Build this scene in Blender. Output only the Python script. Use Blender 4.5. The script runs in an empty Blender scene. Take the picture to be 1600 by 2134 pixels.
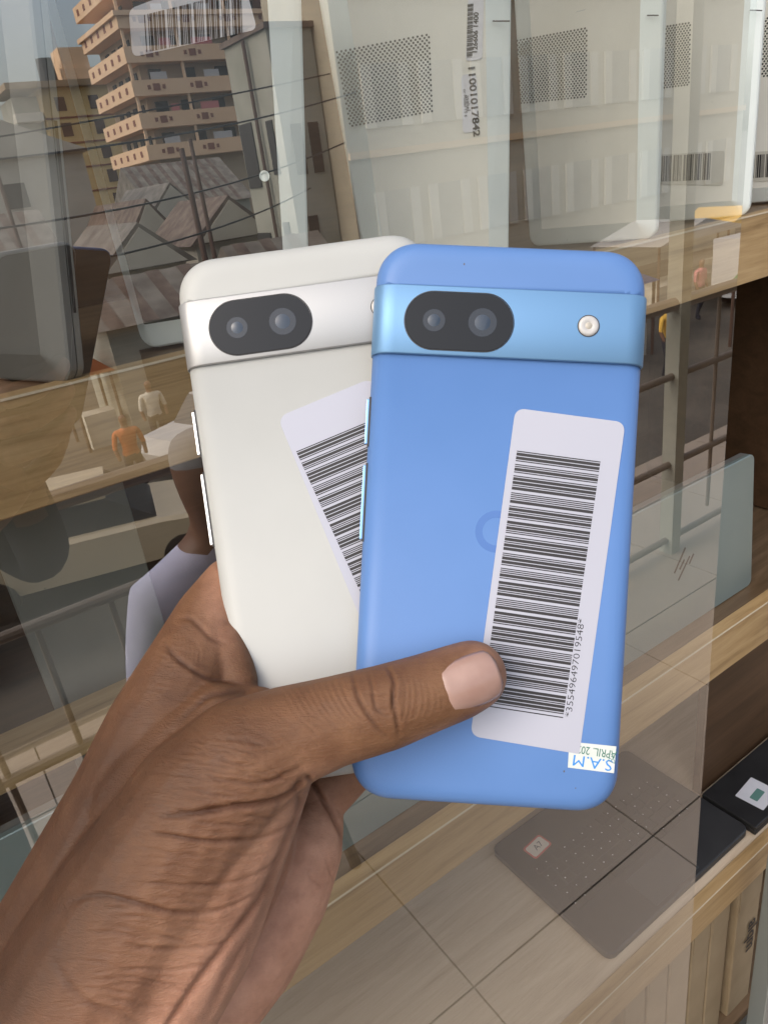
import bpy, bmesh, math, random
import numpy as np
from mathutils import Vector, Matrix

S = bpy.context.scene
COL = S.collection
# ------------------------------------------------------------------ camera
F = 1549.0                                    # focal length in photo pixels (1600 wide)
R_ = Vector((.8125, -.569, -.1248)).normalized()
FW = Vector((.4785, .774, -.4147)); FW = (FW - R_ * FW.dot(R_)).normalized()
DN = FW.cross(R_).normalized()
CAM = Vector((0, 0, 1.6))
cd = bpy.data.cameras.new('camera'); cam = bpy.data.objects.new('camera', cd); COL.objects.link(cam)
cam.matrix_world = Matrix(((R_.x, -DN.x, -FW.x, CAM.x), (R_.y, -DN.y, -FW.y, CAM.y), (R_.z, -DN.z, -FW.z, CAM.z), (0, 0, 0, 1)))
cd.sensor_fit = 'HORIZONTAL'; cd.sensor_width = 36; cd.lens = 36 * F / 1600
cd.clip_start = .01; cd.clip_end = 3000
S.camera = cam
# ------------------------------------------------------------------ sky and sun
SUN_EL, SUN_AZ = math.radians(46), math.radians(262)     # azimuth from +Y towards +X: hazy sun over the left end of the street
w = bpy.data.worlds.new('World'); S.world = w; w.use_nodes = True
nt = w.node_tree; nt.nodes.clear()
sky = nt.nodes.new('ShaderNodeTexSky'); sky.sky_type = 'NISHITA'; sky.sun_disc = False
sky.sun_elevation = SUN_EL; sky.sun_rotation = SUN_AZ
sky.air_density = 1.3; sky.dust_density = 5.0; sky.ozone_density = 1.2
bg = nt.nodes.new('ShaderNodeBackground'); bg.inputs[1].default_value = .15
out = nt.nodes.new('ShaderNodeOutputWorld')
hs = nt.nodes.new('ShaderNodeHueSaturation'); hs.inputs['Saturation'].default_value = .70      # overcast, hazy
nt.links.new(sky.outputs[0], hs.inputs['Color']); nt.links.new(hs.outputs[0], bg.inputs[0]); nt.links.new(bg.outputs[0], out.inputs[0])
sl = bpy.data.lights.new('sun', 'SUN'); sl.energy = .85; sl.angle = math.radians(110); sl.color = (1, .93, .84)
so = bpy.data.objects.new('sun', sl); COL.objects.link(so)
sd = Vector((math.sin(SUN_AZ) * math.cos(SUN_EL), math.cos(SUN_AZ) * math.cos(SUN_EL), math.sin(SUN_EL)))
so.rotation_euler = sd.to_track_quat('Z', 'Y').to_euler()
S.view_settings.view_transform = 'Standard'; S.view_settings.look = 'None'
S.view_settings.exposure = 1.08; S.view_settings.gamma = 1; S.view_settings.use_curve_mapping = False
S.render.engine = 'CYCLES'
S.cycles.max_bounces = 10; S.cycles.transparent_max_bounces = 12; S.cycles.use_denoising = True
S.cycles.caustics_reflective = False; S.cycles.caustics_refractive = False

# ------------------------------------------------------------------ helpers
def ray(px, py):
    return R_ * ((px - 800) / F) + DN * ((py - 1067) / F) + FW
def P(px, py, d):                      # point seen at photo pixel, d metres in front of the lens
    return CAM + ray(px, py) * d
def onY(px, py, y):                    # point on the plane y = const
    r = ray(px, py); return CAM + r * (y / r.y)
GY = .39                               # shop window plane
def MR(x, yv, z=0):                    # a place in the street, given by where its reflection appears
    return Vector((x, 2 * GY - yv, z))

def linkobj(name, me, mat=None, parent=None):
    o = bpy.data.objects.new(name, me); COL.objects.link(o)
    if mat is not None:
        me.materials.clear(); me.materials.append(mat)
    if parent is not None: o.parent = parent
    return o
def thing(o, label, cat, group=None):
    o['label'] = label; o['category'] = cat
    if group: o['group'] = group
    return o
def empty(name, loc=(0, 0, 0), M=None):
    o = bpy.data.objects.new(name, None); COL.objects.link(o); o.empty_display_size = .02
    if M is not None: o.matrix_world = M
    else: o.location = loc
    return o
def bm_me(bm, name='m', smooth=False):
    me = bpy.data.meshes.new(name); bm.normal_update(); bm.to_mesh(me); bm.free()
    if smooth:
        for p in me.polygons: p.use_smooth = True
    return me
def box(bm, x0, x1, y0, y1, z0, z1, M=None):
    vs = [bm.verts.new((x, y, z)) for z in (z0, z1) for y in (y0, y1) for x in (x0, x1)]
    if M is not None:
        for v in vs: v.co = M @ v.co
    for f in ((0, 2, 3, 1), (4, 5, 7, 6), (0, 1, 5, 4), (2, 6, 7, 3), (0, 4, 6, 2), (1, 3, 7, 5)):
        bm.faces.new([vs[i] for i in f])
    return vs
def boxme(x0, x1, y0, y1, z0, z1, bevel=0, seg=2):
    bm = bmesh.new(); box(bm, x0, x1, y0, y1, z0, z1)
    if bevel: bmesh.ops.bevel(bm, geom=bm.edges[:], offset=bevel, segments=seg, affect='EDGES', profile=.5)
    return bm_me(bm, smooth=False)
def tube(bm, a, b, r0, r1=None, n=10, caps=True):
    a = Vector(a); b = Vector(b); r1 = r0 if r1 is None else r1
    d = (b - a).normalized(); u = d.orthogonal().normalized(); v = d.cross(u)
    A = [bm.verts.new(a + (u * math.cos(t) + v * math.sin(t)) * r0) for t in [2 * math.pi * i / n for i in range(n)]]
    B = [bm.verts.new(b + (u * math.cos(t) + v * math.sin(t)) * r1) for t in [2 * math.pi * i / n for i in range(n)]]
    for i in range(n): bm.faces.new((A[i], A[(i + 1) % n], B[(i + 1) % n], B[i]))
    if caps: bm.faces.new(A[::-1]); bm.faces.new(B)
def rrect(w, h, r, n=8, p=2.0):        # rounded rectangle outline, counter-clockwise, optional squircle exponent
    pts = []
    for cx, cy, a0 in ((w/2-r, h/2-r, 0), (-w/2+r, h/2-r, 90), (-w/2+r, -h/2+r, 180), (w/2-r, -h/2+r, 270)):
        for i in range(n + 1):
            a = math.radians(a0 + 90 * i / n); c, s = math.cos(a), math.sin(a)
            pts.append((cx + r * math.copysign(abs(c) ** (2/p), c), cy + r * math.copysign(abs(s) ** (2/p), s)))
    return pts
def loft(bm, rings, cap0=True, cap1=True):
    R = [[bm.verts.new(p) for p in ring] for ring in rings]
    n = len(R[0])
    for a, b in zip(R, R[1:]):
        for i in range(n): bm.faces.new((a[i], a[(i+1) % n], b[(i+1) % n], b[i]))
    if cap0: bm.faces.new(R[0][::-1])
    if cap1: bm.faces.new(R[-1])
    return R
def text_me(s, size, bold=0.0, M=None, shear=0.0, sx=1.0, align='CENTER'):
    c = bpy.data.curves.new('t', 'FONT'); c.body = s; c.size = size; c.offset = bold
    c.align_x = align; c.align_y = 'CENTER'; c.resolution_u = 3; c.shear = shear
    o = bpy.data.objects.new('t', c); COL.objects.link(o)
    dg = bpy.context.evaluated_depsgraph_get(); dg.update()
    me = bpy.data.meshes.new_from_object(o.evaluated_get(dg))
    bpy.data.objects.remove(o); 
    if sx != 1: me.transform(Matrix.Diagonal((sx, 1, 1, 1)))
    if M is not None: me.transform(M)
    return me
C39 = {'0': '000110100', '1': '100100001', '2': '001100001', '3': '101100000', '4': '000110001', '5': '100110000', '6': '001110000',
       '7': '000100101', '8': '100100100', '9': '001100100', '*': '010010100'}
def barcode_me(s, w, h, z, M=None, wide=3.0):       # bars run across w, the code advances along +y over h
    mods = []
    for ch in s:
        for i, b in enumerate(C39[ch]): mods.append((wide if b == '1' else 1.0, i % 2 == 0))
        mods.append((1.0, False))
    tot = sum(m for m, _ in mods[:-1]); k = h / tot; y = -h / 2
    bm = bmesh.new()
    for m, on in mods[:-1]:
        if on:
            e = .12 * k
            vs = [bm.verts.new(p) for p in ((-w/2, y - e*.0, z), (w/2, y - e*.0, z), (w/2, y + m*k + e, z), (-w/2, y + m*k + e, z))]
            bm.faces.new(vs)
        y += m * k
    me = bm_me(bm)
    if M is not None: me.transform(M)
    return me

# ------------------------------------------------------------------ materials
def mat(name, col, rough=.5, metal=0, spec=.5, **kw):
    m = bpy.data.materials.new(name); m.use_nodes = True
    b = m.node_tree.nodes['Principled BSDF']
    b.inputs['Base Color'].default_value = (*col, 1); b.inputs['Roughness'].default_value = rough
    b.inputs['Metallic'].default_value = metal; b.inputs['Specular IOR Level'].default_value = spec
    for k, v in kw.items(): b.inputs[k.replace('_', ' ')].default_value = v
    return m
def N(m, t, **kw):
    n = m.node_tree.nodes.new(t)
    for k, v in kw.items():
        if k in n.inputs: n.inputs[k].default_value = v
        else: setattr(n, k, v)
    return n
def L(m, a, b): m.node_tree.links.new(a, b)
def ramp(m, fac, stops):
    r = N(m, 'ShaderNodeValToRGB'); L(m, fac, r.inputs[0])
    e = r.color_ramp.elements
    while len(e) < len(stops): e.new(.5)
    for el, (p, c) in zip(e, stops): el.position = p; el.color = (*c, 1) if len(c) == 3 else c
    return r.outputs[0]
def mottled(name, c0, c1, scale, rough=.6, bump=0, bscale=None, detail=6, **kw):
    m = mat(name, c0, rough, **kw); b = m.node_tree.nodes['Principled BSDF']
    tc = N(m, 'ShaderNodeTexCoord'); n = N(m, 'ShaderNodeTexNoise', Scale=scale, Detail=detail)
    L(m, tc.outputs['Object'], n.inputs['Vector'])
    L(m, ramp(m, n.outputs[0], [(.3, c0), (.7, c1)]), b.inputs['Base Color'])
    if bump:
        n2 = N(m, 'ShaderNodeTexNoise', Scale=bscale or scale * 8, Detail=4); L(m, tc.outputs['Object'], n2.inputs['Vector'])
        bu = N(m, 'ShaderNodeBump', Strength=bump, Distance=.001); L(m, n2.outputs[0], bu.inputs['Height']); L(m, bu.outputs[0], b.inputs['Normal'])
    return m
def wood(name, c0, c1, c2, rough=.42, sc=1.0):
    m = mat(name, c0, rough); b = m.node_tree.nodes['Principled BSDF']
    tc = N(m, 'ShaderNodeTexCoord'); mp = N(m, 'ShaderNodeMapping'); mp.inputs['Scale'].default_value = (3.0*sc, 34*sc, 44*sc)
    L(m, tc.outputs['Object'], mp.inputs[0])
    n = N(m, 'ShaderNodeTexNoise', Scale=1.6, Detail=8, Roughness=.62, Distortion=.7); L(m, mp.outputs[0], n.inputs['Vector'])
    mp2 = N(m, 'ShaderNodeMapping'); mp2.inputs['Scale'].default_value = (14*sc, 260*sc, 300*sc); L(m, tc.outputs['Object'], mp2.inputs[0])
    n2 = N(m, 'ShaderNodeTexNoise', Scale=2.0, Detail=4, Roughness=.6); L(m, mp2.outputs[0], n2.inputs['Vector'])
    ad = N(m, 'ShaderNodeMath', operation='MULTIPLY_ADD'); ad.inputs[1].default_value = .35; L(m, n2.outputs[0], ad.inputs[0]); L(m, n.outputs[0], ad.inputs[2])
    L(m, ramp(m, ad.outputs[0], [(.42, c0), (.64, c1), (.86, c2)]), b.inputs['Base Color'])
    bu = N(m, 'ShaderNodeBump', Strength=.25, Distance=.0006); L(m, n2.outputs[0], bu.inputs['Height']); L(m, bu.outputs[0], b.inputs['Normal'])
    return m
M_wood = wood('light_oak_laminate', (.24, .145, .06), (.40, .26, .12), (.49, .335, .17))
M_woodp = wood('pale_shelf_laminate', (.50, .38, .27), (.62, .49, .36), (.70, .57, .43))
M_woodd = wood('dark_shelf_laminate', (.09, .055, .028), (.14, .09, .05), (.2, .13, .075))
M_back = wood('dark_brown_panel', (.05, .026, .010), (.075, .038, .016), (.10, .052, .024), rough=.6, sc=.5)
M_edge = mat('pale_edge_band', (.62, .52, .38), .4)
M_gedge = mat('aluminium_stile', (.34, .38, .38), .35, .7)
M_panel = mottled('laptop_base_cover', (.66, .645, .58), (.72, .705, .64), 14, rough=.55, bump=.05, bscale=900)
M_rim = mottled('laptop_silver_rim', (.76, .82, .80), (.82, .87, .85), 22, rough=.36, metal=.15)
M_dgrey = mottled('dark_grey_aluminium', (.17, .167, .158), (.21, .205, .195), 12, rough=.42, metal=.2)
M_dgrim = mat('grey_aluminium_rim', (.30, .295, .28), .38, .5)
M_silver = mottled('pale_silver_lid', (.27, .33, .32), (.31, .37, .36), 8, rough=.38, metal=.45)
M_black = mottled('black_plastic', (.012, .012, .013), (.02, .02, .021), 30, rough=.45)
M_key = mat('keycap_black', (.022, .022, .024), .5)
M_ink = mat('black_ink', (.018, .016, .017), .55)
M_inkf = mat('faded_ink', (.08, .075, .075), .6)
M_paper = mottled('label_paper', (.355, .362, .425), (.38, .387, .45), 9, rough=.42)
M_paperw = mottled('small_label_paper', (.60, .60, .64), (.66, .66, .70), 30, rough=.5)
M_beige = mat('beige_label', (.50, .48, .42), .5)
M_card = mottled('cardboard', (.28, .21, .125), (.35, .265, .165), 14, rough=.8, bump=.2, bscale=200)
M_redp = mat('red_label_border', (.62, .10, .09), .5)

def glass_mat(name, reflect):
    m = bpy.data.materials.new(name); m.use_nodes = True; t = m.node_tree; t.nodes.clear()
    o = N(m, 'ShaderNodeOutputMaterial'); tr = N(m, 'ShaderNodeBsdfTransparent'); tr.inputs[0].default_value = (.955, .965, .955, 1)
    if not reflect:
        tr.inputs[0].default_value = (.985, .99, .985, 1); L(m, tr.outputs[0], o.inputs[0]); return m
    gl = N(m, 'ShaderNodeBsdfGlossy'); gl.inputs['Roughness'].default_value = .0; gl.inputs[0].default_value = (1, 1, 1, 1)
    tc = N(m, 'ShaderNodeTexCoord'); n = N(m, 'ShaderNodeTexNoise', Scale=3.0, Detail=1); L(m, tc.outputs['Object'], n.inputs['Vector'])
    bu = N(m, 'ShaderNodeBump', Strength=.03, Distance=.0015); L(m, n.outputs[0], bu.inputs['Height']); L(m, bu.outputs[0], gl.inputs['Normal'])
    lw = N(m, 'ShaderNodeLayerWeight'); pw = N(m, 'ShaderNodeMath', operation='POWER'); pw.inputs[1].default_value = 4.4; L(m, lw.outputs['Facing'], pw.inputs[0])
    mu = N(m, 'ShaderNodeMath', operation='MULTIPLY_ADD', use_clamp=True); mu.inputs[1].default_value = 1 - GLASS_R; mu.inputs[2].default_value = GLASS_R; L(m, pw.outputs[0], mu.inputs[0])
    mx = N(m, 'ShaderNodeMixShader'); L(m, mu.outputs[0], mx.inputs[0]); L(m, tr.outputs[0], mx.inputs[1]); L(m, gl.outputs[0], mx.inputs[2])
    # thin film of dust and smears on the outside
    df = N(m, 'ShaderNodeBsdfDiffuse'); df.inputs[0].default_value = (.62, .60, .56, 1)
    nd = N(m, 'ShaderNodeTexNoise', Scale=9.0, Detail=6, Roughness=.7, Distortion=1.2); L(m, tc.outputs['Object'], nd.inputs['Vector'])
    ns = N(m, 'ShaderNodeTexVoronoi', Scale=55.0); L(m, tc.outputs['Object'], ns.inputs['Vector'])
    sp = ramp(m, ns.outputs['Distance'], [(.0, (.35, .35, .35)), (.035, (.0, .0, .0))])
    dm = ramp(m, nd.outputs[0], [(.45, (.0, .0, .0)), (.8, (.03, .03, .03))])
    ad = N(m, 'ShaderNodeMath', operation='ADD', use_clamp=True); L(m, sp, ad.inputs[0]); L(m, dm, ad.inputs[1])
    m2 = N(m, 'ShaderNodeMixShader'); L(m, ad.outputs[0], m2.inputs[0]); L(m, mx.outputs[0], m2.inputs[1]); L(m, df.outputs[0], m2.inputs[2])
    L(m, m2.outputs[0], o.inputs[0]); return m
GLASS_R = .27
M_glass = glass_mat('shop_window_glass', True); M_glassb = glass_mat('shop_window_glass_back', False)
M_glasse = mat('glass_edge', (.12, .17, .15), .2)

# ================================================================== SHOP: cabinet, window
XL, XR, YB = -1.0, 1.5, .84
ZT = [1.6 - .087, 1.6 - .593, 1.6 - 1.111]
cab = empty('display_cabinet', (0, .45, 0))
thing(cab, 'wooden display cabinet with three light oak shelves behind the shop window', 'cabinet')
def cpart(name, me, m):
    me.transform(Matrix.Translation((0, -.45, 0))); return linkobj(name, me, m, cab)
for zt in ZT:
    cpart('shelf_front', boxme(XL, XR, .45, .468, zt - .066, zt, .0008, 1), M_wood)
    cpart('edge_strip', boxme(XL, XR, .4493, .4507, zt - .0009, zt + .0004), M_edge)
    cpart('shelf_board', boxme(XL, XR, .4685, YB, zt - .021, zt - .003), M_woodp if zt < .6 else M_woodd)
cpart('back_panel', boxme(XL, XR, YB + .001, YB + .018, 0, 2.45), M_back)
for x in (XL - .02, XR): cpart('side_panel', boxme(x, x + .02, .4495, YB + .018, 0, 2.45), M_back)
cpart('divider_panel', boxme(1.12, 1.136, .50, YB, ZT[1] + .001, ZT[0] - .067), M_back)
cpart('inner_panel', boxme(.955, XR, .585, .60, ZT[2] + .0, ZT[1] - .067), M_back)
cpart('top_panel', boxme(XL - .02, XR + .02, .4495, YB + .018, 2.451, 2.47), M_wood)

# window pane: ends at x = .64, open beyond
pane = bmesh.new(); box(pane, -2.6, .64, GY, GY + .005, .02, 2.6)
me = bm_me(pane); pg = linkobj('window_pane', me)
for mm in (M_glass, M_glassb, M_glasse): me.materials.append(mm)
for p in me.polygons:
    p.material_index = 0 if p.normal.y < -.5 else 1
thing(pg, 'large clear sliding shop window pane reflecting the street', 'window')
stile = linkobj('window_frame', boxme(.864, .92, GY - .01, GY + .02, .0, 2.6, .002), M_gedge)
thing(stile, 'grey aluminium upright of the window frame at the right edge', 'window frame')
# shop wall above and around, keeps the sun off the walkway
M_wall = mottled('painted_wall', (.50, .46, .38), (.56, .52, .44), 2, rough=.8)
bm = bmesh.new(); box(bm, -9, 9, GY + .01, GY + .3, 2.6, 5.2); box(bm, -9, -2.6, GY + .01, GY + .3, -.1, 2.6); box(bm, 1.6, 9, GY + .01, GY + .3, -.1, 2.6)
box(bm, -9, 9, .87, 4, -.15, 5.2)
o = linkobj('shop_wall', bm_me(bm), M_wall); thing(o, 'plastered shop wall around the display window', 'wall'); o['kind'] = 'structure'

# walkway floor with tiles and joints (seen as a reflection)
M_tile = mottled('beige_floor_tile', (.31, .245, .19), (.37, .30, .235), 1.6, rough=.45)
M_joint = mat('tile_joint', (.10, .075, .05), .8)
fl = linkobj('walkway_floor', boxme(-9, 9, -1.6, .41, -.15, -.004), M_joint); fl['kind'] = 'structure'
bm = bmesh.new()
TS = .60; X0 = .5783; Y0 = 2 * GY - .839
for i in range(-16, 15):
    for j in range(0, 4):
        x0 = X0 + i * TS; y1 = min(Y0 + TS - j * TS, .41); y0 = Y0 - j * TS
        if y1 - y0 < .02: continue
        box(bm, max(-9, x0) + .0025, min(9, x0 + TS) - .0025, max(y0, -1.6) + .0025, y1 - .0025, -.0039, 0)
o = linkobj('floor_tiles', bm_me(bm), M_tile); o['kind'] = 'structure'

# ================================================================== LAPTOPS on the top shelf (standing like books)
def hit(px, py, p0, n):
    r = ray(px, py); t = (p0 - CAM).dot(n) / r.dot(n); return CAM + r * t
ZS = 1.6 - .087
def standing_laptop(nb, nt, fb, ft, label, light=True, height=.24, thick=.017, group=None, cover=None, cf=.016):
    """nb/nt near bottom/top pixel, fb far bottom on the shelf as (x, y) metres, ft far top pixel (or None)"""
    NB = onY(*nb, .452); NB.z = ZS
    NT = onY(*nt, .452); FB = Vector((fb[0], fb[1], ZS))
    k = height / (NT.z - NB.z); NT = NB + (NT - NB) * k
    n = (FB - NB).cross(NT - NB).normalized()
    if n.dot(CAM - NB) < 0: n = -n
    if ft is not None:
        a = hit(*ft, NB, n); FT = FB + (a - FB) * (height / (a.z - FB.z))
    else: FT = FB + (NT - NB)
    lw = (NB - FB).length; lh = height
    def mp(u, v, d=0.0):            # u 0 far .. 1 near, v 0 bottom .. 1 top
        return (FB * (1-u) + NB * u) * (1-v) + (FT * (1-u) + NT * u) * v + n * d
    org = (NB + FB) / 2
    root = empty('laptop', org)
    thing(root, label, 'laptop', group)
    def ring(ins, d, r):
        pts = rrect(lw - 2*ins, lh - 2*ins, max(r, .0008), 5)
        if ins > .01 and cf != .016:
            k = (lw - ins - cf) / (lw - 2*ins); pts = [(x*k - (ins - cf)/2, y) for x, y in pts]
        return [mp((x + lw/2) / lw, (y + lh/2) / lh, d) - org for x, y in pts]
    c = .016
    bm = bmesh.new(); loft(bm, [ring(c, -.0005, .001), ring(c, 0, .001)], False, True)
    linkobj('base_cover', bm_me(bm), cover or (M_panel if light else M_dgrey), root)
    bm = bmesh.new(); loft(bm, [ring(c, 0, .001), ring(.0012, -.006, .009), ring(0, -.0072, .010), ring(0, -.0115, .010)], False, False)
    linkobj('bottom_rim', bm_me(bm), M_rim if light else M_dgrey, root)
    bm = bmesh.new(); loft(bm, [ring(.0012, -.0115, .009), ring(.0012, -.0122, .009)], False, False)
    linkobj('seam', bm_me(bm), M_black, root)
    bm = bmesh.new(); loft(bm, [ring(0, -.0122, .010), ring(0, -thick + .001, .010), ring(.001, -thick, .009)], True, True)
    linkobj('lid', bm_me(bm), M_rim if light else M_dgrim, root)
    def uv(px, py):
        p = hit(px, py, NB, n)
        # invert the bilinear map by a few Newton steps
        u = v = .5
        for _ in range(12):
            q = mp(u, v); du = (mp(u + 1e-4, v) - q) / 1e-4; dv = (mp(u, v + 1e-4) - q) / 1e-4
            A = Matrix(((du.dot(du), du.dot(dv)), (du.dot(dv), dv.dot(dv)))); rhs = Vector(((p-q).dot(du), (p-q).dot(dv)))
            s = A.inverted() @ rhs; u += s.x; v += s.y
        return u, v
    root['_h'] = 0
    return dict(root=root, mp=mp, uv=uv, org=org, n=n)
def quad_on(Lp, pxs, d, name, m, parent=None, rad=0, thick=.0003):
    p = [hit(a, b, Lp['mp'](.5, .5, d), Lp['n']) for a, b in pxs]
    c = sum(p, Vector()) / 4; bm = bmesh.new()
    ring = []
    for i in range(4):
        a, b, e = p[i-1], p[i], p[(i+1) % 4]
        if rad:
            d1 = (a-b).normalized() * rad; d2 = (e-b).normalized() * rad
            for k in range(5):
                t = k / 4; ring.append((1-t)**2 * (b+d1) + 2*t*(1-t) * b + t*t * (b+d2))
        else: ring.append(b)
    loft(bm, [[q - Lp['n'] * thick - Lp['org'] for q in ring], [q - Lp['org'] for q in ring]], False, True)
    return linkobj(name, bm_me(bm), m, parent or Lp['root'])
def frame_on(Lp, pxc, pxr, d, mirror=1):     # local frame at pixel pxc whose +x points to pixel pxr
    a = hit(*pxc, Lp['mp'](.5, .5, d), Lp['n']); b = hit(*pxr, Lp['mp'](.5, .5, d), Lp['n'])
    X = (b - a).normalized(); Z = Lp['n']; Y = Z.cross(X)
    M = Matrix((X, Y, Z)).transposed().to_4x4(); M.translation = a - Lp['org']; return M
def grille(Lp, tl, tr, br, bl, nx, ny, r=.0011):
    A, B, C_, D = [Lp['uv'](*q) for q in (tl, tr, br, bl)]
    bm = bmesh.new()
    for j in range(ny):
        for i in range(nx):
            s = (i + (.5 if j % 2 else 0)) / nx; t = j / (ny - 1)
            u = (A[0]*(1-s) + B[0]*s)*(1-t) + (D[0]*(1-s) + C_[0]*s)*t
            v = (A[1]*(1-s) + B[1]*s)*(1-t) + (D[1]*(1-s) + C_[1]*s)*t
            c = Lp['mp'](u, v, .0002) - Lp['org']; X = (Lp['mp'](u+.01, v) - Lp['mp'](u, v)).normalized(); Y = Lp['n'].cross(X)
            bm.faces.new([bm.verts.new(c + (X*math.cos(a) + Y*math.sin(a))*r) for a in [math.pi/3*k for k in range(6)]])
    return linkobj('vent_grille', bm_me(bm), M_black, Lp['root'])
G_ = 'laptops standing on end on the top shelf'
LA = standing_laptop((130, 812), (46, 62), (.029, .567), None, 'dark grey laptop standing on end with a black slot, leftmost on the top shelf', False, group=G_)
LC = standing_laptop((650, 683), (630, 2), (.140, .497), (90, 2), 'glossy black faced laptop on end with a silver rim and large barcode sticker', True, group=G_, cover=mat('glossy_black_panel', (.018, .018, .019), .12), cf=.005)
LD = standing_laptop((1062, 578), (1068, 2), (.333, .514), (665, 2), 'silver laptop on end with two small white number labels beside its vent grille', True, group=G_)
LE = standing_laptop((1362, 500), (1378, 2), (.558, .565), (1065, 2), 'silver laptop on end with square vent grille and no sticker, third silver one', True, group=G_)
LF = standing_laptop((1558, 455), (1591, 2), (.703, .567), None, 'silver laptop on end with a barcode on a beige label below its grille', True, group=G_)
LG = standing_laptop((1715, 418), (1760, 2), (.85, .567), None, 'silver laptop cut off by the right edge with a barcode label', True, group=G_)
grille(LD, (702, 108), (898, 70), (904, 230), (730, 262), 21, 30, .00082)
grille(LE, (1078, 84), (1226, 57), (1224, 200), (1086, 214), 21, 29, .0009)
grille(LF, (1366, 58), (1441, 46), (1438, 175), (1366, 184), 12, 27, .001)
grille(LG, (1592, 38), (1680, 24), (1676, 150), (1588, 158), 12, 24, .0011)
# hinge seams on the near rims
def seam_on(Lp, a, b):
    A, B = [hit(*q, Lp['mp'](.5, .5, .0008), Lp['n']) for q in (a, b)]
    bm = bmesh.new(); tube(bm, A - Lp['org'], B - Lp['org'], .0005, n=6); linkobj('hinge_joint', bm_me(bm), M_inkf, Lp['root'])
seam_on(LD, (1026, 43), (1062, 43)); seam_on(LE, (1348, 31), (1372, 31)); seam_on(LF, (1562, 20), (1588, 21))
# slot on the dark laptop (thickness side)
A = LA['mp'](1.0, .02, 0); nearrow = (LA['mp'](1, .5) - LA['mp'](0, .5)).normalized()
bm = bmesh.new()
q = [LA['mp'](1, v, d) + nearrow * .0004 - LA['org'] for v, d in ((.16, -.0125), (.16, -.0145), (.56, -.0145), (.56, -.0125))]
bm.faces.new([bm.verts.new(p) for p in q]); linkobj('side_slot', bm_me(bm), M_ink, LA['root'])
# labels
def label_bar(Lp, quad, bq, code, m=M_paperw, rad=.003, ink=M_ink, name='barcode_label'):
    lb = quad_on(Lp, quad, .0006, name, m, rad=rad)
    c = [hit(a, b, Lp['mp'](.5, .5, .0008), Lp['n']) for a, b in bq]      # 4 corners: start-left, start-right, end-right, end-left
    me = barcode_me(code, 1, 1, 0); 
    for v in me.vertices:
        s, t = v.co.x + .5, v.co.y + .5
        v.co = ((c[0]*(1-s) + c[1]*s)*(1-t) + (c[3]*(1-s) + c[2]*s)*t) - Lp['org']
    linkobj('barcode', me, ink, lb); return lb
lb = label_bar(LD, [(976, -12), (1008, -14), (1005, 122), (970, 127)], [(972, 120), (984, 118), (986, 6), (974, 8)], '*1266061400*')
def text_on(Lp, lb, s, c, to, size, m=M_ink, bold=.0, sx=1.0, shear=0):
    T = frame_on(Lp, c, to, .0009); linkobj('number_text', text_me(s, size, bold, T, shear, sx), m, lb)
text_on(LD, lb, '126606 1400', (991, 68), (993, 10), .0048, bold=.00012)
lb2 = quad_on(LD, [(961, 155), (992, 152), (998, 272), (964, 277)], .0006, 'number_label', M_paperw, rad=.003)
text_on(LD, lb2, '11001017842', (987, 210), (991, 262), .0068, bold=.0002, sx=1.25)
text_on(LD, lb2, 'asahel', (975, 214), (976, 240), .0042)
text_on(LD, lb2, 'cc Model 15 6', (969, 214), (970, 240), .0032, m=M_inkf)
label_bar(LF, [(1368, 322), (1510, 313), (1506, 386), (1368, 383)], [(1374, 325), (1372, 378), (1478, 374), (1481, 318)], '*401*', M_beige)
label_bar(LG, [(1566, 316), (1680, 310), (1680, 376), (1566, 378)], [(1572, 322), (1569, 370), (1660, 366), (1662, 316)], '*731*', M_beige)
label_bar(LC, [(268, 18), (500, -70), (536, 60), (276, 118)], [(300, 30), (305, 108), (505, 68), (502, -20)], '*35549*', M_paperw, rad=.004)
bm = bmesh.new(); c = hit(551, 366, LC['mp'](.5, .5, .0008), LC['n']) - LC['org']
X = (LC['mp'](1, .5) - LC['mp'](0, .5)).normalized(); Y = LC['n'].cross(X)
loft(bm, [[c + (X*math.cos(a)+Y*math.sin(a))*r + LC['n']*h for a in [math.pi/8*k for k in range(16)]] for r, h in ((.0032, 0), (.0032, .0004), (.0022, .0004), (.002, -.0002))], False, True)
linkobj('screw', bm_me(bm), M_rim, LC['root'])

# ================================================================== silver laptops on the middle shelf
def upright_laptop(x0, x1, label, group='pale silver laptops on the middle shelf', tilt=.012, h=.197):
    zs = ZT[1] - .002; root = empty('laptop', ((x0+x1)/2, .492, zs)); thing(root, label, 'laptop', group)
    w = x1 - x0
    a = math.atan2(tilt, h)
    Mx = Matrix.Rotation(-a, 4, 'X') @ Matrix.Rotation(math.pi/2, 4, 'X')     # local x, y(up) , z(-> -y world)
    def ring(ins, d, r): return [Mx @ Vector((x, y + h/2, d)) for x, y in rrect(w - 2*ins, h - 2*ins, r, 6)]
    bm = bmesh.new(); loft(bm, [ring(0, -.0062, .010), ring(0, -.0008, .010), ring(.0008, 0, .009)], True, True)
    linkobj('lid', bm_me(bm), M_silver, root)
    bm = bmesh.new(); loft(bm, [ring(.001, -.0162, .009), ring(0, -.0150, .010), ring(0, -.0070, .010)], True, True)
    linkobj('base', bm_me(bm), M_dgrim, root)
    for s in (-1, 1):
        bm = bmesh.new(); box(bm, s*w*.36 - .02, s*w*.36 + .02, .0012, .0035, -.0071, -.0060, Mx); linkobj('hinge', bm_me(bm), M_black, root)
    return root, Mx
hp, Mx = upright_laptop(.583, .895, 'pale silver laptop standing on its long edge with a slanted four-stroke logo')
upright_laptop(.10, .42, 'pale silver laptop behind the phones on the middle shelf', tilt=.014)
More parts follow.
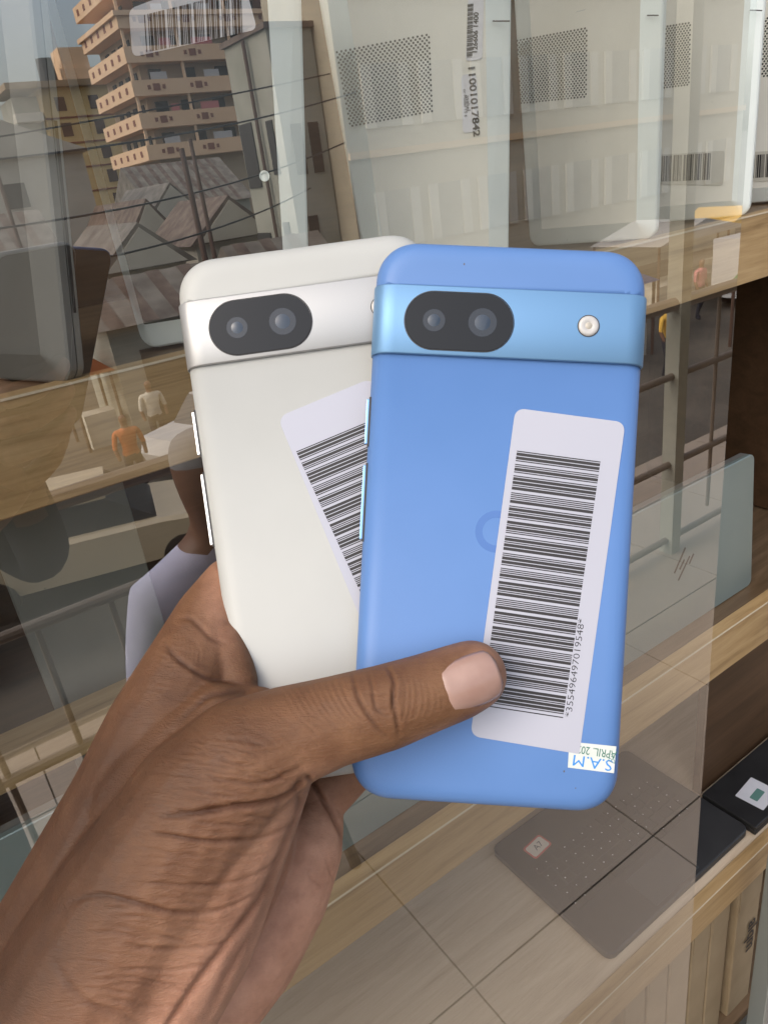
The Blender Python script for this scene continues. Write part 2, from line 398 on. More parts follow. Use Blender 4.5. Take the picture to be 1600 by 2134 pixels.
upright_laptop(-.27, .052, 'pale silver laptop at lower left behind the wrist', tilt=.012)
nrm = (Mx.to_3x3() @ Vector((0, 0, 1))).normalized(); o0 = Vector(hp.location)
bm = bmesh.new()
for a, b, wd in (((1428, 1141), (1405, 1195), .0034), ((1426, 1166), (1416, 1187), .0034), ((1437, 1159), (1413, 1210), .0032), ((1445, 1154), (1436, 1175), .0032)):
    A = hit(*a, o0 + nrm*.0003, nrm) - o0; B = hit(*b, o0 + nrm*.0003, nrm) - o0
    s = (B - A).cross(nrm).normalized() * wd / 2
    bm.faces.new([bm.verts.new(p) for p in (A - s, B - s, B + s, A + s)])
lg = linkobj('logo', bm_me(bm), M_ink, hp)
# wooden batten behind the left laptops
o = linkobj('batten', boxme(-.9, .105, .56, .59, ZT[1] + .188, ZT[1] + .222, .001, 1), M_wood)
thing(o, 'plain wooden batten behind the laptop at lower left', 'batten')
lg_ = linkobj('backing_board', boxme(.02, .13, .62, .64, ZT[1] + .0, ZT[1] + .41, .001, 1), mottled('grey_board', (.20, .20, .18), (.25, .25, .22), 6, rough=.7))
thing(lg_, 'grey board leaning upright in the dark middle compartment', 'board')

# ================================================================== black laptop lying on the bottom shelf
zs = ZT[2] - .003
bl = empty('laptop', (.76, .61, zs)); thing(bl, 'black laptop lying flat with keyboard up and a red-edged price sticker', 'laptop')
def ringz(w_, h_, r, z): return [Vector((x, y, z)) for x, y in rrect(w_, h_, r, 5)]
bm = bmesh.new(); loft(bm, [ringz(.352, .252, .012, .001), ringz(.36, .26, .014, .006), ringz(.36, .26, .014, .0165), ringz(.356, .256, .012, .018)], True, True)
linkobj('base', bm_me(bm), mottled('dark_deck', (.026, .026, .028), (.036, .036, .038), 20, rough=.5), bl)
bm = bmesh.new()
for r in range(5):
    n_ = 14
    for k in range(n_):
        if r == 4 and 4 <= k <= 8: continue
        x = -.155 + k * .0222 + (r % 2) * .004; y = .036 - r * .021
        box(bm, x, x + .0185, y, y + .0175, .0175, .0192)
box(bm, -.066, .042, -.048, -.0305, .0175, .0192)
nk = len(bm.faces)
rr = random.Random(4)
for r in range(5):
    for kx in range(14):
        if r == 4 and 3 <= kx <= 8 or rr.random() < .2: continue
        x = -.152 + kx * .0222 + (r % 2)*.004; y = .0455 - r*.021; sz = rr.uniform(.0012, .0024)
        box(bm, x, x + sz, y, y + .0018, .01925, .0193)
me = bm_me(bm); me.materials.append(M_key); me.materials.append(M_paperw)
for p in me.polygons: p.material_index = 1 if p.index >= nk else 0
linkobj('keyboard', me, None, bl)
linkobj('touchpad', boxme(-.06, .05, -.122, -.062, .0179, .0183, .0005, 1), mat('touchpad', (.05, .052, .056), .3), bl)
c = Vector((-.122, .098, 0))
def patch(cx, cy, w_, h_, r, z, name, m, par, ang=0):
    bm = bmesh.new(); Mr = Matrix.Translation((cx, cy, 0)) @ Matrix.Rotation(ang, 4, 'Z')
    loft(bm, [[Mr @ v for v in ringz(w_, h_, r, z - .0002)], [Mr @ v for v in ringz(w_, h_, r, z)]], False, True)
    return linkobj(name, bm_me(bm), m, par)
rim = patch(-.118, .078, .045, .030, .005, .0186, 'price_sticker', M_redp, bl, .1)
M_cream = mat('cream_label', (.85, .74, .64), .5)
patch(-.118, .078, .039, .024, .004, .0189, 'sticker_face', M_cream, rim, .1)
linkobj('sticker_text', text_me('A7', .016, 0, Matrix.Translation((-.116, .078, .0191)) @ Matrix.Rotation(.1, 4, 'Z')), M_inkf, rim)
# second black machine beside it
b2 = empty('laptop', (1.10, .52, zs)); thing(b2, 'closed black laptop with a white label at the right end of the bottom shelf', 'laptop')
linkobj('base', boxme(-.155, .2, -.048, .055, .001, .012, .002), M_black, b2)
linkobj('lid', boxme(-.155, .2, -.048, .055, .0125, .020, .002), M_black, b2)
lw_ = patch(-.085, -.008, .06, .05, .002, .0206, 'white_label', M_paperw, b2, .1)
patch(-.088, -.010, .03, .014, .002, .0209, 'label_print', mat('green_print', (.10, .22, .19), .6), lw_, .1)
# cardboard boxes below the bottom shelf
bx = [(.60, .655), (.66, .712), (.717, .772), (.777, .827), (.831, .884), (.912, .985)]
names = ['tall cardboard box at the left end of the bottom row, partly in the reflection', 'tall cardboard box second from left under the bottom shelf',
         'tall cardboard box third from left under the bottom shelf', 'tall flat cardboard box just beside the window pane edge', 'tall cardboard box with rounded flap, left of the printed box',
         'cardboard box with black print on its front, under the bottom shelf']
for (x0, x1), lab in zip(bx, names):
    z1 = ZT[2] - .068 - (.012 if x0 > .9 else .0)
    r = empty('cardboard_box', ((x0+x1)/2, .47, .02)); thing(r, lab, 'box', 'cardboard boxes under the bottom shelf')
    hw = (x1 - x0) / 2; y1 = .3
    linkobj('carton', boxme(-hw, hw, 0, y1, 0, z1 - .02, .0025, 2), M_card, r)
    linkobj('flap', boxme(-hw + .003, hw - .003, -.0012, -.0003, z1 - .02 - .09, z1 - .022, .0002, 1), M_card, r)
    if x0 > .9:
        T = Matrix.Translation((.016, -.0022, .20)) @ Matrix.Rotation(math.pi/2, 4, 'X') @ Matrix.Rotation(-math.pi/2, 4, 'Z')
        linkobj('print', text_me('alqm', .045, .0006, T), M_ink, r)
o = linkobj('cabinet_plinth', boxme(XL, XR, .455, YB, 0, .02), M_woodd, None); thing(o, 'low wooden plinth board under the cardboard boxes', 'plinth')

# ================================================================== PHONES
PW, PH, PT, PR_ = .0727, .1521, .0089, .0118
KZ = .9744     # the widest outline of the shell sits 5 mm behind its back face
def phone_pose(rm, t):
    B = Matrix(((1, 0, 0), (0, -1, 0), (0, 0, -1)))
    Rm = B @ Matrix(rm)                       # local -> camera axes (x right, y down, z forward)
    C = Matrix((R_, DN, FW)).transposed()     # camera axes -> world
    Q, _ = np.linalg.qr(np.array(C @ Rm)); Q = np.array(C @ Rm)
    M = Matrix(Q.tolist()).to_4x4(); M.translation = CAM + (R_*t[0] + DN*t[1] + FW*t[2])*KZ
    return M
def phone(M, label, m_body, m_bar, m_frame, group='phones fanned out in the hand'):
    root = empty('phone', M=M); thing(root, label, 'phone', group)
    n = 14
    def ringp(ins, z, y0=None, y1=None):
        pts = rrect(PW - 2*ins, PH - 2*ins, PR_ - ins*.6, n, 2.25)
        return [Vector((x, y, z)) for x, y in pts]
    # back shell (soft edge towards the viewer) cut into: top cap, bar, lower back
    prof = [(.0, -.0070), (.00005, -.0052), (.0003, -.0040), (.0009, -.0026), (.0019, -.0013), (.0032, -.0005), (.0048, -.0001), (.0065, 0)]
    bm = bmesh.new(); loft(bm, [ringp(*p) for p in prof], True, True)
    me = bm_me(bm, smooth=True)
    YT, YBt = PH/2 - .0128, PH/2 - .0313
    def cut(me_, keep):   # keep = 'top' | 'low'
        b = bmesh.new(); b.from_mesh(me_)
        y = YT if keep == 'top' else YBt; s = 1 if keep == 'top' else -1
        g = b.verts[:] + b.edges[:] + b.faces[:]
        bmesh.ops.bisect_plane(b, geom=g, plane_co=(0, y, 0), plane_no=(0, s, 0), clear_inner=True)
        ed = [e for e in b.edges if e.is_boundary]
        if ed: bmesh.ops.holes_fill(b, edges=ed, sides=0)
        for f in b.faces: f.smooth = True
        m2 = bpy.data.meshes.new('c'); b.to_mesh(m2); b.free(); return m2
    linkobj('top_cover', cut(me, 'top'), m_body, root)
    linkobj('back_cover', cut(me, 'low'), m_body, root)
    # frame + screen
    bm = bmesh.new(); loft(bm, [ringp(.0012, -.0086), ringp(.0002, -.0082), ringp(0.0, -.0071)], True, False); 
    linkobj('frame', bm_me(bm, smooth=True), m_frame, root)
    bm = bmesh.new(); loft(bm, [ringp(.0016, -.0089), ringp(.0010, -.00865)], True, False)
    linkobj('screen', bm_me(bm), M_screen, root)
    # camera bar: full width band standing proud, wrapping the sides
    H = PW/2 + .00035
    cs = []                                    # cross-section x,z from left side over the back to the right
    side = [(H, -.0068), (H, -.0048), (H - .0003, -.0030), (H - .0010, -.0014), (H - .0020, -.0003), (H - .0032, .0005), (H - .0046, .0009), (H - .0062, .0011)]
    cs = [(-x, z) for x, z in side] + [(x, z) for x, z in side[::-1]]
    inn = [(-(H - .002), -.0068)] + []
    bm = bmesh.new(); rows = []
    yy = [YT - .0000, YT - .0001, YT - .0004, YBt + .0004, YBt + .0001, YBt]
    for k, y in enumerate(yy):
        dz = (-.0007, -.0002, 0, 0, -.0002, -.0007)[k]
        rows.append([bm.verts.new((x * (1 - (.004 if k in (0, 5) else 0)), y, z + dz)) for x, z in cs])
    for a, b in zip(rows, rows[1:]):
        for i in range(len(a) - 1): bm.faces.new((a[i], b[i], b[i+1], a[i+1]))
    bm.faces.new(rows[0]); bm.faces.new(rows[-1][::-1])
    me2 = bm_me(bm, smooth=True)
    bar = linkobj('camera_bar', me2, m_bar, root)
    md = bar.modifiers.new('e', 'EDGE_SPLIT'); md.split_angle = math.radians(50)
    # camera window (pill) with two lenses
    cx, cy = CW
    pw, ph = .0284, .0150
    def pill(w_, h_, z, ox=cx, oy=cy): return [Vector((x + ox, y + oy, z)) for x, y in rrect(w_, h_, h_/2 - .00001, 12)]
    bm = bmesh.new(); loft(bm, [pill(pw + .0007, ph + .0007, .0009), pill(pw + .0007, ph + .0007, .00125), pill(pw + .0002, ph + .0002, .0013)], False, False)
    rg = linkobj('lens_trim', bm_me(bm), M_ink, root)
    bm = bmesh.new(); loft(bm, [pill(pw + .0002, ph + .0002, .0010), pill(pw, ph, .0013)], False, True)
    gl = linkobj('camera_glass', bm_me(bm), M_camglass, root)
    for lx, r0 in ((-.0066, .0030), (.0062, .0038)):
        bm = bmesh.new()
        def circ(r, z): return [Vector((cx + lx + r*math.cos(a), cy + r*math.sin(a), z)) for a in [2*math.pi*k/28 for k in range(28)]]
        loft(bm, [circ(r0, .00132), circ(r0 - .00003, .00136)], False, True); l1 = linkobj('lens', bm_me(bm), M_lens1, gl)
        bm = bmesh.new(); loft(bm, [circ(r0*.55, .00137), circ(r0*.35, .00150), circ(r0*.1, .00158)], False, True); linkobj('lens', bm_me(bm, smooth=True), M_lens2, gl)
    # flash
    bm = bmesh.new(); fx, fy = FL
    def circ(r, z): return [Vector((fx + r*math.cos(a), fy + r*math.sin(a), z)) for a in [2*math.pi*k/32 for k in range(32)]]
    loft(bm, [circ(.0029, .0011), circ(.0029, .00122), circ(.0026, .00122)], False, False); tr = linkobj('flash_ring', bm_me(bm), M_ink, root)
    bm = bmesh.new(); loft(bm, [circ(.0027, .0011), circ(.0026, .0014), circ(.0021, .0016), circ(.0014, .00165), circ(.0011, .00145), circ(.0005, .0014)], False, True)
    fo = linkobj('flash', bm_me(bm, smooth=True), M_flash, root)
    bm = bmesh.new(); loft(bm, [circ(.0009, .00146), circ(.0006, .0016), circ(.0002, .0017)], False, True); linkobj('flash_emitter', bm_me(bm, smooth=True), M_flashy, fo)
    # buttons on the left side (seen from behind)
    for name, y0, y1 in (('power_button', PH/2 - .0430, PH/2 - .0555), ('volume_button', PH/2 - .0610, PH/2 - .0815)):
        linkobj(name + '_slot', boxme(-PW/2 - .00012, -PW/2 + .0015, y1 - .0005, y0 + .0005, -.0059, -.0036), M_ink, root)
        linkobj(name, boxme(-PW/2 - .0009, -PW/2 + .001, y1, y0, -.0057, -.0038, .0003, 2), m_trim, root)
    return root
def loc(root_M, px, py, z=0.0):
    o = root_M.translation + root_M.to_3x3() @ Vector((0, 0, z)); nn = root_M.to_3x3().col[2]
    r = ray(px, py); t = (o - CAM).dot(nn) / r.dot(nn)
    return root_M.inverted() @ (CAM + r*t)
CW = (-.0136, PH/2 - .0222); FL = (.0204, PH/2 - .0218)
def satin(name, c0, c1, rough=.46, spec=.35):
    m = mottled(name, c0, c1, 60, rough=rough, bump=.0); b = m.node_tree.nodes['Principled BSDF']; b.inputs['Specular IOR Level'].default_value = spec
    tc = N(m, 'ShaderNodeTexCoord'); n = N(m, 'ShaderNodeTexNoise', Scale=120, Detail=5); L(m, tc.outputs['Object'], n.inputs['Vector'])
    mr = N(m, 'ShaderNodeMapRange'); mr.inputs[3].default_value = rough - .05; mr.inputs[4].default_value = rough + .07; L(m, n.outputs[0], mr.inputs[0]); L(m, mr.outputs[0], b.inputs['Roughness'])
    return m
def brushed(name, col, rough=.48, metal=.55):
    m = mat(name, col, rough, metal); b = m.node_tree.nodes['Principled BSDF']
    tc = N(m, 'ShaderNodeTexCoord'); n = N(m, 'ShaderNodeTexNoise', Scale=2600, Detail=3); L(m, tc.outputs['Object'], n.inputs['Vector'])
    bu = N(m, 'ShaderNodeBump', Strength=.12, Distance=.00005); L(m, n.outputs[0], bu.inputs['Height']); L(m, bu.outputs[0], b.inputs['Normal'])
    return m
M_blue = satin('matte_blue_shell', (.086, .180, .40), (.091, .187, .415))
M_white = satin('matte_porcelain_shell', (.372, .376, .362), (.386, .39, .376))
M_bluebar = brushed('blue_anodised_bar', (.135, .265, .44)); M_whitebar = brushed('polished_silver_bar', (.36, .36, .36), .42)
M_blueframe = brushed('blue_anodised_frame', (.09, .17, .36)); M_silverframe = brushed('silver_frame', (.5, .49, .47))
M_screen = mat('black_screen', (.004, .004, .005), .05)
M_camglass = mat('camera_window_glass', (.002, .0025, .004), .02, spec=.5, IOR=1.38)
M_lens1 = mat('lens_ring', (.008, .012, .020), .2, spec=.5)
M_lens2 = mat('lens_coating', (.022, .034, .055), .15, .0)
M_flash = mat('flash_diffuser', (.42, .41, .40), .25, Transmission_Weight=.0)
M_flashy = mat('flash_led', (.36, .33, .28), .3)
MB_ = phone_pose([[0.9981, 0.053, -0.0302], [-0.0533, 0.9985, -0.008], [0.0298, 0.0096, 0.9995]], (.03136, .00422, .2029))
MW_ = phone_pose([[0.9898, -0.1413, 0.0202], [0.1412, 0.99, 0.0069], [-0.021, -0.004, 0.9998]], (-.01377, -.00109, .21454))
m_trim = mat('blue_trim', (.18, .32, .56), .25, .9)
blue = phone(MB_, 'matte blue phone in front, held under the thumb with a tall barcode sticker', M_blue, M_bluebar, M_blueframe)
m_trim = mat('silver_trim', (.9, .9, .88), .22, .9)
white = phone(MW_, 'matte off-white phone behind the blue one, silver camera bar', M_white, M_whitebar, M_silverframe)

def sticker(root, M, corners, name, m, rad, z=.00012, th=.0001, bulge=0):
    p = [loc(M, *c, z) for c in corners]; ring = []
    for i in range(len(p)):
        a, b, e = p[i-1], p[i], p[(i+1) % len(p)]; r = rad[i] if isinstance(rad, (list, tuple)) else rad
        if r:
            d1 = (a-b).normalized()*r; d2 = (e-b).normalized()*r
            for k in range(7):
                t = k/6; ring.append((1-t)**2*(b+d1) + 2*t*(1-t)*(b*.82 + (b+(d1+d2)/2)*.18) + t*t*(b+d2))
        else: ring.append(b)
    bm = bmesh.new(); loft(bm, [[Vector((q.x, q.y, z - th)) for q in ring], [Vector((q.x, q.y, z)) for q in ring]], False, True)
    return linkobj(name, bm_me(bm), m, root)
def bars_on(M, lb, c4, code, z=.00016, ink=None):
    c = [loc(M, *q, z) for q in c4]; me = barcode_me(code, 1, 1, 0)
    for v in me.vertices:
        s, t = v.co.x + .5, v.co.y + .5; q = (c[0]*(1-s) + c[1]*s)*(1-t) + (c[3]*(1-s) + c[2]*s)*t; v.co = (q.x, q.y, z)
    return linkobj('barcode', me, ink or M_ink, lb)
lb = sticker(blue, MB_, [(1074, 850), (1303, 880), (1207, 1572), (980, 1534)], 'barcode_label', M_paper, [.0024, .0024, 0.0005, .0024])
bars_on(MB_, lb, [(1003, 1471), (1173, 1497), (1251, 962), (1077, 939)], '*355496497019548*')
a = loc(MB_, 1184, 1494); b = loc(MB_, 1212, 1290)
T = Matrix.Translation(((a.x+b.x)/2, (a.y+b.y)/2, .00017)) @ Matrix.Rotation(math.atan2(b.y-a.y, b.x-a.x), 4, 'Z')
tm = text_me('*355496497019548*', .00245, -.00002, None); xs = [v.co.x for v in tm.vertices]; k = (b-a).length / (max(xs)-min(xs))
tm.transform(T @ Matrix.Diagonal((k, 1, 1, 1))); linkobj('number_text', tm, M_ink, lb)
# security tape, wraps towards the right edge
M_tape = mottled('tape_white', (.52, .56, .53), (.57, .59, .58), 200, rough=.35)
tp = sticker(blue, MB_, [(1186, 1546), (1284, 1556), (1279, 1612), (1183, 1600)], 'seal_tape', M_tape, 0, z=.00006, th=.00005)
def ttext(s, c, to, size, m, bold, sx=1, shear=0, z=.00009):
    a = loc(MB_, *c); b = loc(MB_, *to); T = Matrix.Translation((a.x, a.y, z)) @ Matrix.Rotation(math.atan2(b.y-a.y, b.x-a.x), 4, 'Z')
    linkobj('tape_text', text_me(s, size, bold, T, shear, sx), m, tp)
ttext('S.A.M', (1234, 1589), (1194, 1583), .0042, mat('tape_blue_ink', (.03, .22, .58), .5), 0, 1.1)
ttext('APRIL. 202', (1243, 1567), (1203, 1561), .0030, mat('tape_green_ink', (.05, .16, .12), .5), .00002, .78)
ttext('Br', (1275, 1584), (1276, 1560), .0026, mat('tape_script_ink', (.10, .22, .22), .5), -.00003, 1, .4)
# faint embossed ring emblem on the blue back
gc = loc(MB_, 1034, 1108); bm = bmesh.new(); r0, r1 = .0037, .0056
va = []; 
for k in range(41):
    t = math.radians(50 + 270*k/40); va.append((bm.verts.new((gc.x + r0*math.cos(t), gc.y + r0*math.sin(t), .00002)), bm.verts.new((gc.x + r1*math.cos(t), gc.y + r1*math.sin(t), .00002))))
for (a1, a2), (b1, b2) in zip(va, va[1:]): bm.faces.new((a1, a2, b2, b1))
linkobj('emblem', bm_me(bm), satin('emblem_blue', (.066, .150, .385), (.068, .153, .39), .42), blue)
for px, py, r in ((1175, 1608, .0003), (1199, 1643, .0002), (967, 550, .0003), (1092, 617, .0002)):
    bm = bmesh.new()
    q = loc(MB_, px, py); bm.faces.new([bm.verts.new((q.x + r*math.cos(t)*(1 if i % 2 else .6), q.y + r*math.sin(t), .00003)) for i, t in enumerate([math.pi/4*j for j in range(8)])])
    linkobj('dirt_speck', bm_me(bm), M_inkf, blue)
# white phone label
lb = sticker(white, MW_, [(578, 869), (775, 787), (985, 1300), (790, 1385)], 'barcode_label', M_paper, .0028)
bars_on(MW_, lb, [(826, 1440 - 40), (972, 1335), (775, 875), (617, 941)], '*355496497023871*')

# ================================================================== THE HAND
def hand():
    P = lambda x, y, d: CAM + ray(x, y) * (d * .976)
    f = F
    def chain(bm, pts, n=20):
        for a, b in zip(pts, pts[1:]):
            pa, pb = P(*a[:3]), P(*b[:3]); ra, rb = a[3]*.000976, b[3]*.000976
            cone(bm, pa, pb, ra, rb, n)
    def cone(bm, a, b, ra, rb, n):
        d = b - a; Ld = d.length; z = d / Ld; u = z.orthogonal().normalized(); v = z.cross(u)
        rings = []
        K = 6
        s = (ra - rb) / max(Ld, 1e-6); s = max(-.95, min(.95, s)); th0 = math.asin(s)      # tangent cone
        for k in range(1, K + 1):
            th = -math.pi/2 + (th0 + math.pi/2) * k / K
            rings.append((a, ra*math.sin(th), ra*math.cos(th)))
        for k in range(0, K):
            th = th0 + (math.pi/2 - th0) * k / K
            rings.append((b, rb*math.sin(th), rb*math.cos(th)))
        R = []
        for c, h, r in rings:
            R.append([bm.verts.new(c + z*h + (u*math.cos(t) + v*math.sin(t))*r) for t in [2*math.pi*i/n for i in range(n)]])
        for p, q in zip(R, R[1:]):
            for i in range(n): bm.faces.new((p[i], p[(i+1) % n], q[(i+1) % n], q[i]))
        p0 = bm.verts.new(a - z*ra); p1 = bm.verts.new(b + z*rb)
        for i in range(n):
            bm.faces.new((R[0][(i+1) % n], R[0][i], p0)); bm.faces.new((R[-1][i], R[-1][(i+1) % n], p1))
    bm = bmesh.new()
    # thumb (in front of the blue phone) and thumb metacarpal
    chain(bm, [(982, 1408, .1945, 9.2), (950, 1422, .1940, 9.8), (880, 1447, .1925, 10.2), (800, 1475, .1905, 10.9), (690, 1505, .1900, 11.4), (600, 1535, .1900, 12.8), (500, 1590, .188, 16.0),
               (420, 1680, .187, 18.5), (330, 1820, .187, 21), (230, 1990, .188, 24), (110, 2200, .190, 26), (-60, 2480, .192, 28), (-260, 2850, .19, 30)])
    chain(bm, [(590, 1595, .192, 8.5), (520, 1690, .190, 13), (450, 1790, .189, 17), (370, 1930, .190, 21), (290, 2060, .191, 22), (160, 2230, .193, 25)])
    # index metacarpal and knuckle
    chain(bm, [(475, 1215, .2290, 7.8), (440, 1290, .2240, 11.0), (400, 1400, .2160, 14.2), (352, 1530, .2100, 18.0), (305, 1680, .2060, 21.2), (225, 1880, .2020, 25.0), (120, 2110, .1990, 28), (-40, 2400, .198, 30)])
    # web between thumb and index
    chain(bm, [(500, 1462, .2090, 6.0), (445, 1500, .2040, 10.5), (390, 1570, .2010, 14), (330, 1680, .1980, 18)])
    chain(bm, [(462, 1345, .2165, 7.5), (500, 1420, .2110, 5.2)])
    chain(bm, [(540, 1480, .2070, 6.5), (620, 1530, .2020, 8)])
    # heel and little-finger side of the palm
    chain(bm, [(655, 1715, .2390, 9.5), (640, 1775, .2330, 11.0), (600, 1870, .2290, 12.5), (520, 1985, .2240, 15.0), (400, 2110, .2190, 17.6), (250, 2290, .2150, 21), (60, 2500, .21, 24)])
    chain(bm, [(560, 1690, .2320, 10), (520, 1790, .2240, 13), (440, 1920, .2180, 16), (300, 2100, .2120, 20)])
    chain(bm, [(400, 1560, .2260, 12), (480, 1640, .2330, 12), (560, 1700, .2370, 10)])
    # fingers behind the phones
    chain(bm, [(475, 1235, .2350, 9.0), (600, 1190, .2420, 8.6), (720, 1150, .2400, 8.0), (800, 1120, .2345, 7.4)])
    chain(bm, [(450, 1380, .2360, 10), (600, 1330, .2450, 9.0), (740, 1290, .2440, 8.4), (850, 1265, .2365, 7.6)])
    chain(bm, [(500, 1520, .2400, 10), (640, 1470, .2480, 9.2), (780, 1430, .2460, 8.4), (880, 1400, .2375, 7.6)])
    chain(bm, [(640, 1690, .2430, 9.5), (690, 1640, .2450, 9.0), (745, 1585, .2460, 8.4), (820, 1530, .2410, 7.6), (870, 1500, .2360, 7.0)])
    me = bm_me(bm, 'hand')
    o = bpy.data.objects.new('tmp', me); COL.objects.link(o)
    m = o.modifiers.new('r', 'REMESH'); m.mode = 'VOXEL'; m.voxel_size = VOX; m.adaptivity = 0
    sm = o.modifiers.new('s', 'SMOOTH'); sm.factor = .6; sm.iterations = 26
    dg = bpy.context.evaluated_depsgraph_get(); dg.update()
    m2 = bpy.data.meshes.new_from_object(o.evaluated_get(dg)); bpy.data.objects.remove(o)
    nv = len(m2.vertices)
    co = np.empty(nv*3, 'f'); m2.vertices.foreach_get('co', co); co = co.reshape(-1, 3)
    no = np.empty(nv*3, 'f'); m2.vertices.foreach_get('normal', no); no = no.reshape(-1, 3)
    rel = co - np.array(CAM); Rn, Dn, Fn = np.array(R_), np.array(DN), np.array(FW)
    zc = rel @ Fn; U = rel @ Rn / zc * f + 800; V = rel @ Dn / zc * f + 1067
    front = np.clip(-(no * (rel / np.linalg.norm(rel, axis=1)[:, None])).sum(1) * 2.0, 0, 1)
    disp = np.zeros(nv)
    def crease(pts, wd, dep, taper=True, ridge=.18):
        pts = np.array(catmull(pts), float)
        d2 = np.full(nv, 1e9); tt = np.zeros(nv); n = len(pts) - 1
        bb = (U > pts[:, 0].min() - 4*wd) & (U < pts[:, 0].max() + 4*wd) & (V > pts[:, 1].min() - 4*wd) & (V < pts[:, 1].max() + 4*wd) & (front > 0)
        idx = np.nonzero(bb)[0]
        if len(idx) == 0: return
        u, v = U[idx], V[idx]; D = np.full(len(idx), 1e9); T = np.zeros(len(idx))
        for i in range(n):
            a, b = pts[i], pts[i+1]; ab = b - a; q = np.clip(((u-a[0])*ab[0] + (v-a[1])*ab[1]) / (ab @ ab + 1e-9), 0, 1)
            dd = (u - a[0] - q*ab[0])**2 + (v - a[1] - q*ab[1])**2; k = dd < D; D[k] = dd[k]; T[k] = ((i + q)/n)[k]
        D = np.sqrt(D); env = np.sin(np.pi*np.clip(T, 0.02, .98))**.5 if taper else 1.0
        g = np.exp(-(D/wd)**2) - ridge*np.exp(-((D - 2.1*wd)/(1.1*wd))**2)
        disp[idx] -= (dep if dep < .25 else .25 + .72*(dep - .25))/1000*.92 * g * env * front[idx]
    def catmull(p, k=5):
        p = [p[0]] + list(p) + [p[-1]]; out_ = []
        for i in range(1, len(p) - 2):
            a, b, c, d = [np.array(q, float) for q in p[i-1:i+3]]
            for j in range(k):
                t = j/k; out_.append(.5*((2*b) + (-a+c)*t + (2*a-5*b+4*c-d)*t*t + (-a+3*b-3*c+d)*t**3))
        out_.append(np.array(p[-2], float)); return out_
    # --- thumb knuckle folds
    crease([(735, 1405), (742, 1440), (757, 1475), (785, 1515), (812, 1540)], 4.5, .55)
    crease([(806, 1388), (821, 1420), (820, 1460), (826, 1495), (832, 1530)], 4.5, .65)
    crease([(768, 1402), (776, 1435), (778, 1455), (783, 1470)], 3.5, .35)
    crease([(778, 1450), (782, 1475), (800, 1490), (812, 1492)], 3.5, .3)
    crease([(760, 1445), (790, 1448), (815, 1443)], 3, .18); crease([(758, 1475), (795, 1478), (822, 1476)], 3, .15)
    crease([(815, 1430), (818, 1455), (815, 1490)], 3, .25)
    for k in range(9):
        x = 845 + k*9 + (k % 3)*2; crease([(x - 8, 1400 + k*4), (x, 1435 + k*3), (x - 2, 1478), (x - 10, 1515 - k*4)], 2.6, .13 - .006*k)
    for k in range(10):
        x = 712 - k*14; crease([(x - 6, 1412 + k*3), (x + 8, 1450), (x + 34, 1492), (x + 78, 1528 + (k % 2)*8)], 3.2, .17 - .008*k)
    for k in range(5):
        crease([(800 + 8*k, 1520 + 5*k), (850, 1512 + 7*k), (900 + 5*k, 1492 + 8*k)], 2.6, .1)
    # --- nail recess
    # --- thenar main folds
    crease([(636, 1618), (618, 1645), (588, 1665), (545, 1676), (485, 1682), (400, 1696), (340, 1700)], 7, 1.3)
    crease([(628, 1600), (600, 1612), (560, 1630), (500, 1632), (440, 1620)], 5, .5)
    crease([(615, 1716), (560, 1742), (500, 1752), (430, 1754), (350, 1742), (320, 1738)], 5.5, .6)
    crease([(470, 1897), (400, 1902), (350, 1900), (290, 1884), (210, 1866), (150, 1880)], 6, .75)
    crease([(600, 1775), (540, 1820), (470, 1842), (380, 1846), (300, 1842)], 5, .35)
    crease([(480, 1965), (420, 1975), (330, 1978), (260, 1970)], 5, .4)
    crease([(540, 1860), (480, 1890), (430, 1905)], 4, .3); crease([(430, 2010), (360, 2022), (290, 2020), (240, 2030)], 4, .35)
    crease([(110, 2000), (150, 2060), (200, 2100), (260, 2118), (300, 2140)], 8, .3)
    rr = random.Random(11)
    for k in range(150):
        t = rr.random(); yb = 1545 + t*560
        xr = 640 - max(0, yb - 1640)*.50 - rr.uniform(5, 150); ln = rr.uniform(60, 230); sl_ = rr.uniform(-.10, .16) - .12*(1 - t)
        w0 = rr.uniform(-7, 7)
        crease([(xr, yb - sl_*0 + 14*(t-.4)), (xr - ln*.33, yb + ln*.1*sl_ + w0 + 3), (xr - ln*.66, yb + w0 - ln*.05), (xr - ln, yb - ln*.10*(1-t) + rr.uniform(-5, 5))], rr.uniform(2.6, 3.8), rr.uniform(.05, .20))
    for k in range(40):                      # cross hatching on the back of the thumb base
        x = rr.uniform(380, 680); y = 1490 + (640 - x)*.18 + rr.uniform(-30, 90); a = rr.uniform(.3, .95)
        ln = rr.uniform(25, 70); crease([(x, y), (x + ln*.5*math.cos(a) + 3, y + ln*.5*math.sin(a)), (x + ln*math.cos(a), y + ln*math.sin(a))], 2.8, rr.uniform(.06, .16))
    # --- web folds above the thumb
    crease([(512, 1428), (470, 1420), (430, 1412), (395, 1392), (360, 1365), (345, 1340)], 5, .7)
    crease([(478, 1345), (440, 1330), (415, 1305), (395, 1290), (372, 1290)], 5, .55)
    crease([(520, 1440), (470, 1446), (430, 1455), (380, 1500)], 6, .6)
    for k in range(16):
        y = 1352 + k*7; crease([(318 + rr.uniform(-10, 20), y - 12), (370, y + 2), (420 + rr.uniform(0, 30), y + 14 + rr.uniform(-4, 4))], 2.8, rr.uniform(.08, .22))
    for k in range(8):
        crease([(340 + k*9, 1275 + k*8), (352 + k*9, 1300 + k*8), (358 + k*8, 1325 + k*9)], 2.8, .15)
    # --- palm lines
    crease([(645, 1622), (668, 1660), (692, 1700), (712, 1740), (716, 1760)], 5.5, 1.1, False, .1)
